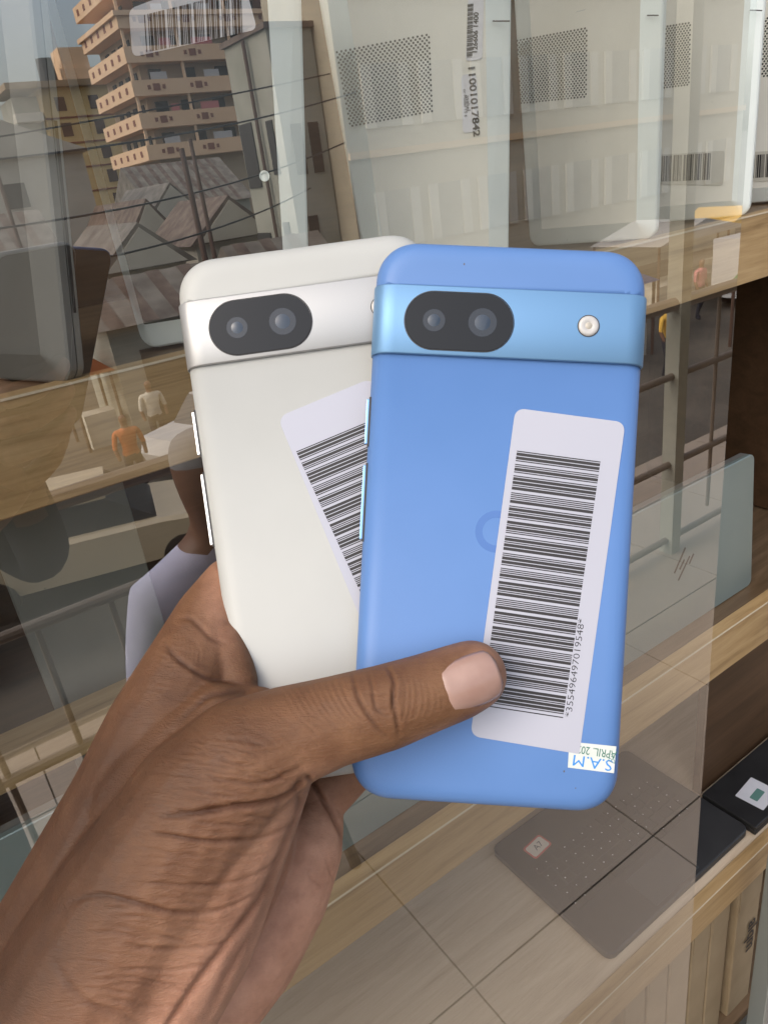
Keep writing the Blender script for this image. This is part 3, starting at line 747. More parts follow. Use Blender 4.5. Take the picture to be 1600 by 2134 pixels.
    crease([(622, 1640), (625, 1690), (604, 1740), (578, 1800), (545, 1870), (480, 1958), (410, 2050), (350, 2140)], 9, .7, False, .05)
    crease([(560, 1850), (552, 1900), (520, 1960), (470, 2040), (430, 2130)], 9, .5, True, .1); crease([(672, 1850), (650, 1835), (640, 1815)], 4, .3)
    for k in range(26):                      # fine friction ridges at the palm edge
        crease([(622 + k*2.6, 1660 + k*6.5), (645 + k*2.2, 1680 + k*7), (668 + k*1.4, 1706 + k*6.6)], 2.2, .07)
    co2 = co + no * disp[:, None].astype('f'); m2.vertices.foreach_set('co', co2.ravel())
    # the paler skin of the palm side as a colour attribute
    def smooth(x, a, b): t = np.clip((x - a)/(b - a), 0, 1); return t*t*(3 - 2*t)
    # signed distance from the thenar border line (positive = palm side)
    bl_ = np.array([(640, 1560), (628, 1640), (612, 1740), (560, 1850), (480, 1960), (400, 2050), (330, 2140), (200, 2300)], float)
    best = np.full(nv, 1e9); sgn = np.zeros(nv)
    for a, b in zip(bl_, bl_[1:]):
        ab = b - a; q = np.clip(((U-a[0])*ab[0] + (V-a[1])*ab[1])/(ab@ab), 0, 1); dd = np.hypot(U - a[0] - q*ab[0], V - a[1] - q*ab[1]); k = dd < best
        s = -(ab[0]*(V-a[1]) - ab[1]*(U-a[0])); best[k] = dd[k]; sgn[k] = np.sign(s)[k]
    sdist = best*sgn
    palm = (smooth(sdist, -280, 40)*.42 + .58*smooth(sdist, -70, 50))*smooth(V, 1520, 1780)
    palm = np.maximum(palm, smooth(-(no @ Fn)*-1, .1, .6))           # the hidden inner side is palm too
    inner = smooth(U, 390, 470)*smooth(-V, -1400, -1250)*smooth(V, 1100, 1200)
    palm = np.maximum(palm, inner*.55)
    tip = smooth(U, 930, 1050)*.45 + smooth(-(V - (1500 - (U-850)*.35)), -5, -60)*0
    under = smooth(V - (1395 + (1058-U)*.33), 55, 110)*smooth(U, 800, 900)*.6
    palm = np.maximum(palm, np.maximum(tip, under))
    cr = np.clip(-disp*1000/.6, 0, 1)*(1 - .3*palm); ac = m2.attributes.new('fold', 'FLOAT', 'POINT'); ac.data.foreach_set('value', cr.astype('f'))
    # distance from the index-finger side outline, mask for the painted shade
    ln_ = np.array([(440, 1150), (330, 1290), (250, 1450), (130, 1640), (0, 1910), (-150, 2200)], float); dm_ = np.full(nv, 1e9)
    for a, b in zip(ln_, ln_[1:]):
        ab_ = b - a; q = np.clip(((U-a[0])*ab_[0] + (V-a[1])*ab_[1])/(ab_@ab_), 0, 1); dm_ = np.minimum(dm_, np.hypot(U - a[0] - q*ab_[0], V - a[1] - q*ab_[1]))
    dors_shade = (1 - smooth(dm_, 40, 330))*smooth(V, 1180, 1750)
    ad_ = m2.attributes.new('dorsal_shade', 'FLOAT', 'POINT'); ad_.data.foreach_set('value', dors_shade.astype('f'))
    at = m2.attributes.new('palm', 'FLOAT', 'POINT'); at.data.foreach_set('value', palm.astype('f'))
    for p in m2.polygons: p.use_smooth = True
    org = P(420, 1650, .2); m2.transform(Matrix.Translation(-org))
    # skin material
    m = mat('brown_skin', (.2, .1, .05), .5); b = m.node_tree.nodes['Principled BSDF']
    tc = N(m, 'ShaderNodeTexCoord'); at = N(m, 'ShaderNodeAttribute', attribute_name='palm')
    n1 = N(m, 'ShaderNodeTexNoise', Scale=28, Detail=5, Roughness=.6); L(m, tc.outputs['Object'], n1.inputs['Vector'])
    n2 = N(m, 'ShaderNodeTexNoise', Scale=150, Detail=5, Roughness=.65); L(m, tc.outputs['Object'], n2.inputs['Vector'])
    c1 = ramp(m, n1.outputs[0], [(.3, (.100, .044, .020)), (.5, (.135, .062, .029)), (.72, (.178, .088, .043))])
    # darker back of the hand, with shade painted into its skin colour
    ab = N(m, 'ShaderNodeAttribute', attribute_name='dorsal_shade'); cd_ = N(m, 'ShaderNodeMix', data_type='RGBA', blend_type='MULTIPLY')
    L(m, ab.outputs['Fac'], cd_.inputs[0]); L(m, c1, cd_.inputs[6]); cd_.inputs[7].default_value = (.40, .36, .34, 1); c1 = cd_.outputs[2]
    c2 = ramp(m, n1.outputs[0], [(.3, (.40, .205, .135)), (.52, (.50, .270, .18)), (.72, (.58, .335, .23))])
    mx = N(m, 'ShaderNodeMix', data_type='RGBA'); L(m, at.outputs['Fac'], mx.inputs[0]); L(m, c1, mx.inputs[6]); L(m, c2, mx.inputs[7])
    mul = N(m, 'ShaderNodeMix', data_type='RGBA', blend_type='MULTIPLY'); mul.inputs[0].default_value = 1
    L(m, mx.outputs[2], mul.inputs[6]); L(m, ramp(m, n2.outputs[0], [(.32, (.78, .74, .72)), (.6, (1.0, 1.0, 1.0))]), mul.inputs[7]); 
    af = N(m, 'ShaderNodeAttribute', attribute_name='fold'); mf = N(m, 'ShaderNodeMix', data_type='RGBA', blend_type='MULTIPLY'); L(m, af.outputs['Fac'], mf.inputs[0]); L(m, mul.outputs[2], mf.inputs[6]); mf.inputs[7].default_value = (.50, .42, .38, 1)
    L(m, mf.outputs[2], b.inputs['Base Color'])
    b.inputs['Specular IOR Level'].default_value = .32
    b.inputs['Subsurface Weight'].default_value = .12; b.inputs['Subsurface Radius'].default_value = (.004, .0015, .0008); b.inputs['Subsurface Scale'].default_value = .6
    v1 = N(m, 'ShaderNodeTexVoronoi', Scale=1150, feature='DISTANCE_TO_EDGE'); L(m, tc.outputs['Object'], v1.inputs['Vector'])
    mp0 = N(m, 'ShaderNodeMapping'); mp0.inputs['Rotation'].default_value = Matrix((R_, DN, FW)).to_euler('XYZ'); L(m, tc.outputs['Object'], mp0.inputs[0])
    mp = N(m, 'ShaderNodeMapping'); mp.inputs['Rotation'].default_value = (0, 0, -.12); mp.inputs['Scale'].default_value = (.75, 3.2, 1.6); L(m, mp0.outputs[0], mp.inputs[0])
    v2 = N(m, 'ShaderNodeTexNoise', Scale=430, Detail=6, Roughness=.62, Distortion=.8); L(m, mp.outputs[0], v2.inputs['Vector'])
    r1 = N(m, 'ShaderNodeMapRange'); r1.inputs[1].default_value = 0; r1.inputs[2].default_value = .12; L(m, v1.outputs['Distance'], r1.inputs[0])
    sm_ = N(m, 'ShaderNodeMath', operation='MULTIPLY_ADD'); sm_.inputs[1].default_value = .09; L(m, r1.outputs[0], sm_.inputs[0]); L(m, v2.outputs[0], sm_.inputs[2])
    bu = N(m, 'ShaderNodeBump', Strength=.5, Distance=.0006); L(m, sm_.outputs[0], bu.inputs['Height']); L(m, bu.outputs[0], b.inputs['Normal'])
    L(m, ramp(m, n2.outputs[0], [(.3, (.52, .52, .52)), (.7, (.66, .66, .66))]), b.inputs['Roughness'])
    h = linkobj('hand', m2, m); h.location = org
    thing(h, 'left hand with brown skin gripping the two phones, thumb across the blue one', 'hand')
    # thumb nail: a curved plate lying on the thumb
    M_nail = mottled('finger_nail', (.26, .155, .125), (.35, .225, .185), 90, rough=.2)
    A, B, C_ = P(890, 1444, .1925), P(1000, 1402, .1945), None
    ax = (B - A).normalized(); back = -FW
    up = (back - ax*back.dot(ax)).normalized(); sd_ = up.cross(ax).normalized()       # sd_ points to image-lower side or upper side
    if sd_.dot(DN) > 0: sd_ = -sd_
    tw = math.radians(4); cup = up*math.cos(tw) + sd_*math.sin(tw); cs_ = sd_*math.cos(tw) - up*math.sin(tw)
    c0 = P(968, 1414, .1943); rad_ = .00932; hw_ = .0066
    bm = bmesh.new(); rows = []
    NU, NVV = 16, 18
    for i in range(NVV + 1):
        t = i/NVV; s = -.0078 + .0150*t
        wfac = min(1, (.80 + .20*math.sin(min(1, t*1.6)*math.pi/2)))
        if t > .86: wfac *= math.sqrt(max(0, 1 - ((t-.86)/.16)**2))
        if t < .12: wfac *= .72 + .28*math.sqrt(1 - ((.12-t)/.12)**2)
        row = []
        for j in range(NU + 1):
            a = (j/NU*2 - 1)*hw_*wfac/rad_*1.05
            rr_ = rad_ + .00030 - .0016*max(0, t - .55)**2*3 - (.0005*(.10 - t)/.10 if t < .10 else 0) - .0006*(abs(j/NU*2-1)**4)
            row.append(bm.verts.new(c0 + ax*s + (cup*math.cos(a) + cs_*math.sin(a))*rr_ - org))
        rows.append(row)
    for r1_, r2_ in zip(rows, rows[1:]):
        for j in range(NU): bm.faces.new((r1_[j], r1_[j+1], r2_[j+1], r2_[j]))
    bmesh.ops.recalc_face_normals(bm, faces=bm.faces)
    me = bm_me(bm, smooth=True); nl = linkobj('thumb_nail', me, M_nail, h)
    md = nl.modifiers.new('t', 'SOLIDIFY'); md.thickness = .0006; md.offset = 0
VOX = .00044
hand()

# ================================================================== THE STREET behind the viewer (seen reflected in the window)
GZ = -3.4                                # street level; the shop is one floor up
M_road = mottled('dusty_road', (.035, .031, .026), (.13, .112, .09), .35, rough=.9)
o = linkobj('street_ground', boxme(-400, 400, -400, 4, GZ - .3, GZ), M_road); o['kind'] = 'structure'
M_tan = mottled('peach_render', (.80, .54, .33), (.84, .59, .38), .4, rough=.8)
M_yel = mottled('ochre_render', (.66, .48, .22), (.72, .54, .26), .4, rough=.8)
M_grey = mottled('weathered_render', (.27, .27, .22), (.40, .39, .33), .5, rough=.85)
M_cream_ = mottled('cream_render', (.40, .35, .26), (.52, .46, .34), .4, rough=.85)
M_dark = mat('dark_opening', (.03, .026, .024), .6); M_brn = mat('brown_shutter', (.10, .055, .04), .6)
M_roof = mottled('rusty_tin_roof', (.085, .052, .038), (.21, .155, .12), 2.2, rough=.7)
M_roofg = mottled('grey_tin_roof', (.12, .095, .075), (.27, .24, .20), 1.6, rough=.6)
M_pale = mottled('pale_plaster', (.50, .46, .38), (.60, .56, .47), .7, rough=.85)
M_orn = mat('ornament_brown', (.24, .09, .06), .7); M_cloth = mat('washing_cloth', (.55, .20, .20), .8); M_white2 = mat('white_paint', (.5, .5, .5), .5)
def vbox(bm, x0, x1, v0, v1, z0, z1): box(bm, x0, x1, 2*GY - v1, 2*GY - v0, z0, z1)
def part(name, fn, m, root, lab=None):
    bm = bmesh.new(); fn(bm); me = bm_me(bm); me.transform(Matrix.Translation(-Vector(root.location))); o = linkobj(name, me, m, root); return o
C0 = 1.6
M_wing = mottled('dusty_window', (.26, .24, .20), (.36, .33, .27), 1.2, rough=.6)
def vthing(name, x, v, label, cat, group=None):
    r = empty(name, MR(x, v, GZ)); return thing(r, label, cat, group)
# peach block of flats with balcony bands
tb = vthing('apartment_building', 36, 86, 'peach block of flats with long balcony bands, reflected in the window', 'building')
X1, X2, V1, V2 = 28, 50, 80, 92.5
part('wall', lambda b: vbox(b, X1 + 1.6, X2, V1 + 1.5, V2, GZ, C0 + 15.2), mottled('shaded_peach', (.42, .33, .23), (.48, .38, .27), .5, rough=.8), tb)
part('roof', lambda b: vbox(b, X1 - .3, X2 + .3, V1 - .3, V2 + .3, C0 + 16.0, C0 + 16.4), M_tan, tb)
for k in range(6):
    z = C0 + 3.9 + 2.8*k
    part('balcony', lambda b: (vbox(b, X1, X2, V1, V1 + .18, z - .1, z + 1.25), vbox(b, X1, X1 + .18, V1 + .181, V2, z - .1, z + 1.25), vbox(b, X1 + .19, X2, V1 + .19, V2, z - .1, z + .1)), M_tan, tb)
    def orn(b):
        x = X1 + 2.4
        while x < X2: 
            vbox(b, x - .35, x + .35, V1 - .05, V1 - .005, z + .3, z + .9); vbox(b, x - .9, x - .6, V1 - .05, V1 - .005, z + .42, z + .78); vbox(b, x + .6, x + .9, V1 - .05, V1 - .005, z + .42, z + .78); x += 4.4
        v = V1 + 1.5
        while v < V2: vbox(b, X1 - .05, X1 - .005, v, v + .6, z + .3, z + .85); v += 2.3
    part('band_ornament', orn, M_orn, tb)['kind'] = 'stuff'
    rr = random.Random(k)
    def wins(b):
        x = X1 + 2.4
        while x < X2: vbox(b, x, x + 1.3, V1 + 1.38, V1 + 1.49, z + .2, z + 2.3); x += 2.6 + rr.random()
        v = V1 + 2.4
        while v < V2 - 1: vbox(b, X1 + 1.48, X1 + 1.59, v, v + 1.1, z + .2, z + 2.2); v += 2.3
    part('windows_row', wins, M_dark, tb)['kind'] = 'stuff'
    part('pillars_row', lambda b: [vbox(b, x, x + .25, V1 + .2, V1 + .4, z + 1.25, z + 2.7) for x in (X1 + .2, X1 + 5.5, X1 + 11, X1 + 16.5)], M_tan, tb)['kind'] = 'stuff'
    part('washing', lambda b: [vbox(b, X1 + q, X1 + q + rr.uniform(.8, 2.2), V1 + .25, V1 + .3, z + 1.2, z + 1.9) for q in (1.2 + 3*rr.random(), 6.5 + rr.random()*2)], M_cloth if k % 2 else M_white2, tb)['kind'] = 'stuff'
# ochre block
yb = vthing('apartment_building', 32, 118, 'ochre block of flats with two window columns and roof turret, in the reflection', 'building')
part('wall', lambda b: vbox(b, 27.6, 37.5, 114, 122, GZ, C0 + 15), M_yel, yb)
part('side_wing', lambda b: vbox(b, 24.4, 27.59, 116, 124, GZ, C0 + 14.4), M_grey, yb)
part('roof', lambda b: vbox(b, 23.5, 38.5, 113, 124, C0 + 15, C0 + 15.7), mottled('brown_eaves', (.30, .20, .11), (.36, .25, .14), .5), yb)
part('turret', lambda b: (vbox(b, 31.6, 35.2, 115, 119, C0 + 15.71, C0 + 19.6), vbox(b, 31.2, 36.6, 114.6, 115.0, C0 + 15.71, C0 + 17.2)), M_tan, yb)
def tank(b): tube(b, MR(29.5, 115, C0 + 15.8), MR(29.5, 115, C0 + 18.4), 1.15, 1.0, 14)
part('water_tank', tank, M_black, yb)
for k in range(6):
    z = C0 + 12.3 - 3.0*k
    part('floor_line', lambda b: vbox(b, 27.5, 37.6, 113.9, 113.99, z - .9, z - .7), M_orn, yb)
    for x in (29.2, 33.6):
        part('window', lambda b: vbox(b, x, x + 1.3, 113.92, 113.99, z, z + 1.6), M_brn, yb)
    part('side_balcony', lambda b: vbox(b, 24.0, 27.4, 114.3, 115.9, z - .9, z + .1), M_pale, yb)
# weathered grey building, near
gb = vthing('grey_building', 13, 24, 'weathered grey rendered building with a drainpipe, in the reflection', 'building')
part('wall', lambda b: vbox(b, 11.9, 13.4, 22, 24.9, GZ, C0 + 4.05), M_grey, gb)
part('parapet', lambda b: vbox(b, 11.8, 13.5, 21.9, 25.0, C0 + 4.051, C0 + 4.2), M_roof, gb)
def gp(b): tube(b, MR(11.78, 23.3, GZ), MR(11.78, 23.3, C0 + 4), .06)
part('drainpipe', gp, M_brn, gb)
for v, z, h, w_ in ((22.5, .3, 1.5, .4), (23.9, .0, 1.9, .9), (22.5, -2.6, 1.5, .4), (23.9, -3.0, 1.6, 1.0)):
    part('window', lambda b: vbox(b, 11.86, 11.899, v, v + w_, C0 + z, C0 + z + h), M_dark, gb)
for x, z in ((12.2, .2), (12.8, .2), (12.3, -2.4)):
    part('window', lambda b: vbox(b, x, x + .35, 21.96, 21.999, C0 + z, C0 + z + 1.4), M_dark, gb)
# cream building to the right
cb = vthing('cream_building', 22, 22, 'long cream building with tall windows across the street, in the reflection', 'building')
part('wall', lambda b: vbox(b, 13.45, 34, 21, 24.9, GZ, C0 + 7.5), M_cream_, cb)
part('cornice', lambda b: (vbox(b, 13.45, 34, 20.8, 20.99, C0 + 4.6, C0 + 4.95), vbox(b, 13.45, 34, 20.88, 20.99, C0 + .4, C0 + .6)), mottled('peach_cornice', (.60, .42, .24), (.64, .46, .28), 1), cb)
for i in range(9):
    x = 14.6 + i*2.15
    for z in (1.2, -2.3):
        f_ = part('window', lambda b: vbox(b, x, x + .95, 20.93, 20.99, C0 + z, C0 + z + 1.7), M_wing, cb)
        part('shutter', lambda b: (vbox(b, x - .4, x - .03, 20.9, 20.98, C0 + z, C0 + z + 1.7), vbox(b, x + .98, x + 1.35, 20.9, 20.98, C0 + z, C0 + z + 1.7)), M_pale, cb)
lb_ = vthing('low_white_building', 3, 60, 'long low pale building at the left of the reflected street', 'building')
part('wall', lambda b: vbox(b, 2, 12.5, 46, 52, GZ, C0 + 3.0), M_pale, lb_)
def gable(b, x0, x1, v0, v1, z0, z1, along='v'):
    if along == 'v':
        xm = (x0+x1)/2
        pts = [MR(x0, v0, z0), MR(x1, v0, z0), MR(xm, v0, z1), MR(x0, v1, z0), MR(x1, v1, z0), MR(xm, v1, z1)]
    else:
        vm = (v0+v1)/2
        pts = [MR(x0, v0, z0), MR(x0, v1, z0), MR(x0, vm, z1), MR(x1, v0, z0), MR(x1, v1, z0), MR(x1, vm, z1)]
    V = [b.verts.new(p) for p in pts]
    for f in ((0, 1, 2), (3, 5, 4), (0, 2, 5, 3), (1, 4, 5, 2), (0, 3, 4, 1)): b.faces.new([V[i] for i in f])
part('roof', lambda b: gable(b, 1.6, 12.9, 45.6, 52.4, C0 + 3.001, C0 + 5.4), M_pale, lb_)
for x in (3.2, 5.6, 8.0): part('window', lambda b: vbox(b, x, x + 1.1, 45.93, 45.99, C0 + .6, C0 + 1.8), M_dark, lb_)
sheds = [(9.2, 13.5, 34, 42, -2.6, .2, 'v', 0, 'brown'), (6.2, 9.6, 25, 31, -1.9, -.5, 'v', 1, 'pale'), (10.2, 13.8, 27, 32, -1.6, -.1, 'v', 2, 'grey'), (8.3, 11.3, 18, 21.5, -2.6, -1.3, 'h', 2, 'rusty'),
         (13.5, 19, 44, 52, -1.8, .9, 'v', 1, 'wide'), (3.9, 7.3, 17, 20.5, -2.4, -1.5, 'h', 0, 'low'), (19, 27, 56, 66, -.6, 2.6, 'h', 0, 'far'), (4.8, 8.6, 38, 46, -2.2, .4, 'h', 2, 'second')]
desc = ['brown tin roofed shed behind the market stalls', 'small shed with pale gable wall and red writing-like stain', 'grey roofed house with white gable beside the grey building', 'low shed with rust striped tin roof nearest the grey building',
        'wide roofed house in front of the peach flats', 'low tin shed at the left edge of the street', 'large far house with hipped tin roof', 'long shed with grey roof left of the ochre flats']
for (x0, x1, v0, v1, ze, zr, al, mi, nm), d_ in zip(sheds, desc):
    r = vthing('tin_roofed_shed', (x0+x1)/2, (v0+v1)/2, d_ + ', in the reflection', 'shed', 'tin roofed sheds across the street')
    part('wall', lambda b: vbox(b, x0 + .3, x1 - .3, v0 + .3, v1 - .3, GZ, C0 + ze - .001), M_pale if mi != 0 else M_grey, r)
    part('roof', lambda b: gable(b, x0, x1, v0, v1, C0 + ze, C0 + zr, al), (M_roof, M_roofg, M_roof)[mi] if al == 'v' else M_roofg, r)
    if al == 'v': part('gable_board', lambda b: gable(b, x0 + .35, x1 - .35, v0 - .04, v0 - .005, C0 + ze + .05, C0 + zr - .15), M_pale, r)
    part('doorway', lambda b: vbox(b, x0 + .9, x0 + 1.9, v0 + .25, v0 + .299, GZ, GZ + 2), M_dark, r)
    if al == 'h':
        part('rust_strips', lambda b: [b.faces.new([b.verts.new(q) for q in (MR(x, v0 + .02, C0 + ze + .02), MR(x + .35, v0 + .02, C0 + ze + .02), MR(x + .35, (v0+v1)/2, C0 + zr + .02), MR(x, (v0+v1)/2, C0 + zr + .02))]) for x in np.arange(x0 + .3, x1 - .5, .8)], M_roof, r)['kind'] = 'stuff'
# poles and wires
for x, v, h in ((6.9, 17.5, 6.0), (9.8, 24, 6.6), (5.2, 30, 7)):
    bm = bmesh.new(); b0 = MR(x, v, GZ); tube(bm, (0, 0, 0), (0, 0, h), .09, .06)
    o = linkobj('utility_pole', bm_me(bm), M_brn); o.location = b0; thing(o, 'thin brown utility pole %s, in the reflection' % {6.0: 'nearest the railing', 6.6: 'beside the grey building', 7: 'far to the left'}[h], 'pole')
for i, (a, b_) in enumerate((((-2, 15, 1.1), (14, 21, 2.2)), ((0, 14, .0), (13.4, 21, .9)), ((-3, 22, 1.5), (24, 21, 4.2)), ((0, 12, -.6), (12, 21, -.2)))):
    c = bmesh.new(); pts = []
    for k in range(17):
        t = k/16; p = MR(a[0]*(1-t) + b_[0]*t, a[1]*(1-t) + b_[1]*t, C0 + a[2]*(1-t) + b_[2]*t - 1.6*t*(1-t)); pts.append(p)
    for p, q in zip(pts, pts[1:]): tube(c, p, q, .022, n=5)
    o = linkobj('overhead_wire', bm_me(c), M_black); thing(o, ['sagging overhead wire in front of the peach flats', 'lower sagging wire across the tin roofs', 'highest wire crossing to the cream building', 'lowest wire above the market stalls'][i] + ', reflected', 'wire', 'overhead wires')
# market stalls
def stall(x, v, w_, d, h, m, lab):
    r = vthing('market_stall', x, v, lab, 'stall', 'market stalls down in the street')
    part('canopy', lambda b: gable(b, x - w_/2, x + w_/2, v - d/2, v + d/2, GZ + h, GZ + h + .5), m, r)
    for sx in (-1, 1):
        for sv in (-1, 1): part('post', lambda b: tube(b, MR(x + sx*(w_/2 - .1), v + sv*(d/2 - .1), GZ), MR(x + sx*(w_/2 - .1), v + sv*(d/2 - .1), GZ + h), .04, n=6), M_brn, r)
    part('counter', lambda b: vbox(b, x - w_/2 + .2, x + w_/2 - .2, v - d/2 + .2, v, GZ + .001, GZ + .8), M_pale, r)
M_or = mat('orange_canvas', (.55, .14, .03), .7); M_ye = mat('yellow_canvas', (.72, .42, .06), .7); M_wh = mat('white_canvas', (.42, .40, .37), .7)
M_gn = mat('green_canvas', (.04, .20, .06), .7); M_bl = mat('blue_canvas', (.05, .14, .42), .7)
stall(3.6, 18.0, 1.1, 1.4, 1.7, M_or, 'market stall with an orange canopy, reflected over the shelf board')
stall(4.9, 18.5, 1.2, 1.4, 1.8, M_ye, 'market stall with a yellow canopy, reflected over the shelf board')
stall(6.0, 18.3, .8, 1.2, 2.2, M_wh, 'narrow market stall with a white canopy, reflected over the shelf board')

stall(21.5, 15.5, 4.4, 2.6, 2.0, M_wh, 'white canopied stall reflected at the right')
stall(25.5, 16.2, 2.4, 2.0, 1.9, M_ye, 'yellow canopied stall reflected at the right edge')
stall(14.5, 12.5, 2.6, 1.8, 1.8, M_bl, 'blue canopied stall below the cream building')
stall(18.0, 9.8, 2.0, 1.6, 1.5, M_gn, 'green canopied stall reflected beside the brown panel')
# parked van
va_ = vthing('parked_van', 23, 12.6, 'white parked van down in the street, reflected at the right', 'van')
def ringv(pts, v): return [MR(x, v, z) for x, z in pts]
body = [(20.8, GZ + .35), (25.2, GZ + .35), (25.3, GZ + 1.1), (24.4, GZ + 1.25), (23.8, GZ + 1.95), (20.8, GZ + 2.0)]
part('body', lambda b: loft(b, [ringv(body, 11.8), ringv(body, 13.5)]), M_white2, va_)
part('window', lambda b: vbox(b, 21.2, 23.5, 11.76, 11.79, GZ + 1.25, GZ + 1.8), M_dark, va_)
for x in (21.7, 24.4):
    for v in (11.85, 13.45): part('wheel', lambda b: tube(b, MR(x, v - .1, GZ + .35), MR(x, v + .1, GZ + .35), .35, n=18), M_black, va_)
# cars
M_tcar = mat('beige_car_paint', (.46, .38, .26), .25); M_dcar = mat('dark_car_paint', (.03, .028, .03), .25); M_win = mat('car_glass', (.05, .055, .06), .08)
def car(x, v, m, lab, ang):
    r = empty('parked_car', MR(x, v, GZ)); thing(r, lab, 'car', 'cars parked below the walkway'); r.rotation_euler.z = ang
    def sec(hw, pts): return [Vector((px_, hw, pz)) for px_, pz in pts]
    lower = [(-2.1, .35), (2.1, .35), (2.15, .62), (1.95, .86), (1.1, .94), (-1.3, .96), (-2.05, .9), (-2.18, .6)]
    bm = bmesh.new(); loft(bm, [sec(-.84, lower), sec(-.80, lower)][::-1] + [], False, False); bm.free()
    bm = bmesh.new(); L0 = [[Vector((a*k, h, .35 + (z - .35)*kz)) for a, z in lower] for h, k, kz in ((-.86, .97, .93), (-.78, 1, 1), (.78, 1, 1), (.86, .97, .93))]
    loft(bm, L0); linkobj('body', bm_me(bm), m, r)
    cab_ = [(-1.35, .95), (1.05, .93), (.45, 1.36), (-.85, 1.40)]
    bm = bmesh.new(); loft(bm, [[Vector((a, h, z)) for a, z in cab_] for h in (-.70, .70)]); linkobj('window', bm_me(bm), M_win, r)
    bm = bmesh.new(); box(bm, -.84, .44, -.66, .66, 1.37, 1.43); linkobj('roof', bm_me(bm), m, r)
    for wx in (-1.3, 1.3):
        for wy in (-.80, .80):
            bm = bmesh.new(); tube(bm, (wx, wy - .1, .32), (wx, wy + .1, .32), .32, n=20); linkobj('wheel', bm_me(bm), M_black, r)
    return r
car(1.6, 11.0, M_tcar, 'beige car parked below the railing, reflected in the dark middle shelf', .25)
car(-2.2, 10.0, M_dcar, 'dark car parked at the left of the beige one, in the reflection', .2)
car(5.8, 14.2, M_white2, 'white car parked beyond the beige car near the stalls', -.3)
# railing of the walkway
M_rail = mat('dark_painted_steel', (.19, .15, .12), .5)
rl = empty('railing', MR(0, 1.70, 0)); thing(rl, 'dark steel railing along the walkway behind the viewer, seen reflected', 'railing')
for z, r in ((1.03, .024), (.76, .014), (.40, .014), (.06, .014)):
    part('rail', lambda b: tube(b, MR(-6, 1.70, z), MR(8.9, 1.70, z), r, n=10), M_rail, rl)
for i in range(30):
    x = -2.3 + i*.17 if i < 22 else 1.44 + (i-21)*.62
    part('baluster', lambda b: tube(b, MR(x, 1.70, .12), MR(x, 1.70, .76 if i < 22 else 1.03), .008, n=8), M_rail, rl)
part('post', lambda b: vbox(b, 2.40, 2.455, 1.67, 1.73, -.1, 3.2), M_grey, rl)
# people on the walkway, built as one skinned surface each
M_skin2 = mat('dark_skin', (.17, .08, .045), .5)
def figure(name, J, E_, label, clothes):
    me = bpy.data.meshes.new('fig'); ks = list(J); me.from_pydata([J[k][0] for k in ks], [(ks.index(a), ks.index(b)) for a, b in E_], [])
    o = bpy.data.objects.new(name, me); COL.objects.link(o)
    o.modifiers.new('s', 'SKIN'); o.modifiers.new('d', 'SUBSURF').render_levels = 2; o.modifiers['d'].levels = 2
    for i, k in enumerate(ks): 
        r = J[k][1]; me.skin_vertices[0].data[i].radius = (r, r) if not isinstance(r, tuple) else r
    me.skin_vertices[0].data[0].use_root = True
    dg = bpy.context.evaluated_depsgraph_get(); dg.update()
    m2 = bpy.data.meshes.new_from_object(o.evaluated_get(dg)); bpy.data.objects.remove(o)
    for p in m2.polygons: p.use_smooth = True
    base = Vector((J[ks[0]][0][0], J[ks[0]][0][1], 0)); m2.transform(Matrix.Translation(-base))
    m2.materials.clear(); mats = []
    for m, _ in clothes: m2.materials.append(m)
    for p in m2.polygons:
        c = p.center + base
        for i, (m, test) in enumerate(clothes):
            if test(c): p.material_index = i; break
    r = bpy.data.objects.new(name, m2); COL.objects.link(r); r.location = base; thing(r, label, 'person'); return r
def VV(x, v, z): p = MR(x - .06, v, z + .09); return (p.x, p.y, p.z)
M_lav = mat('lavender_shirt', (.50, .50, .66), .8); M_navy = mat('navy_cloth', (.015, .018, .03), .8); M_cap = mat('grey_cap', (.22, .22, .23), .8)
def walker(x, v, shirt, lab, h=1.7):
    b0 = MR(x, v, GZ); k = h/1.7
    def q(a, b, c): return (b0.x + a*k, b0.y + b*k, GZ + c*k)
    Jw = {'pelvis': (q(0, 0, .92), .13), 'chest': (q(0, .02, 1.28), (.17, .11)), 'neck': (q(0, .02, 1.45), .05), 'head': (q(0, .03, 1.58), (.085, .095)), 'crown': (q(0, .03, 1.66), .06),
          'shl': (q(-.2, 0, 1.36), .06), 'ell': (q(-.27, .02, 1.08), .045), 'hal': (q(-.25, .12, .86), .035), 'shr': (q(.2, 0, 1.36), .06), 'elr': (q(.27, -.02, 1.08), .045), 'har': (q(.24, .08, .86), .035),
          'hl': (q(-.1, 0, .86), .09), 'knl': (q(-.12, .1, .48), .06), 'fl': (q(-.12, .02, .06), .045), 'tl': (q(-.12, .15, .04), .04), 'hr': (q(.1, 0, .86), .09), 'knr': (q(.12, .02, .48), .06), 'fr': (q(.13, -.15, .07), .045), 'tr': (q(.13, -.02, .04), .04)}
    Ew = [('pelvis', 'chest'), ('chest', 'neck'), ('neck', 'head'), ('head', 'crown'), ('chest', 'shl'), ('shl', 'ell'), ('ell', 'hal'), ('chest', 'shr'), ('shr', 'elr'), ('elr', 'har'),
          ('pelvis', 'hl'), ('hl', 'knl'), ('knl', 'fl'), ('fl', 'tl'), ('pelvis', 'hr'), ('hr', 'knr'), ('knr', 'fr'), ('fr', 'tr')]
    figure('person', Jw, Ew, lab, [(M_skin2, lambda c: c.z > GZ + 1.43*k), (M_skin2, lambda c: abs(c.x - b0.x) > .2*k and c.z < GZ + 1.08*k), (shirt, lambda c: c.z > GZ + .92*k), (M_navy, lambda c: True)])
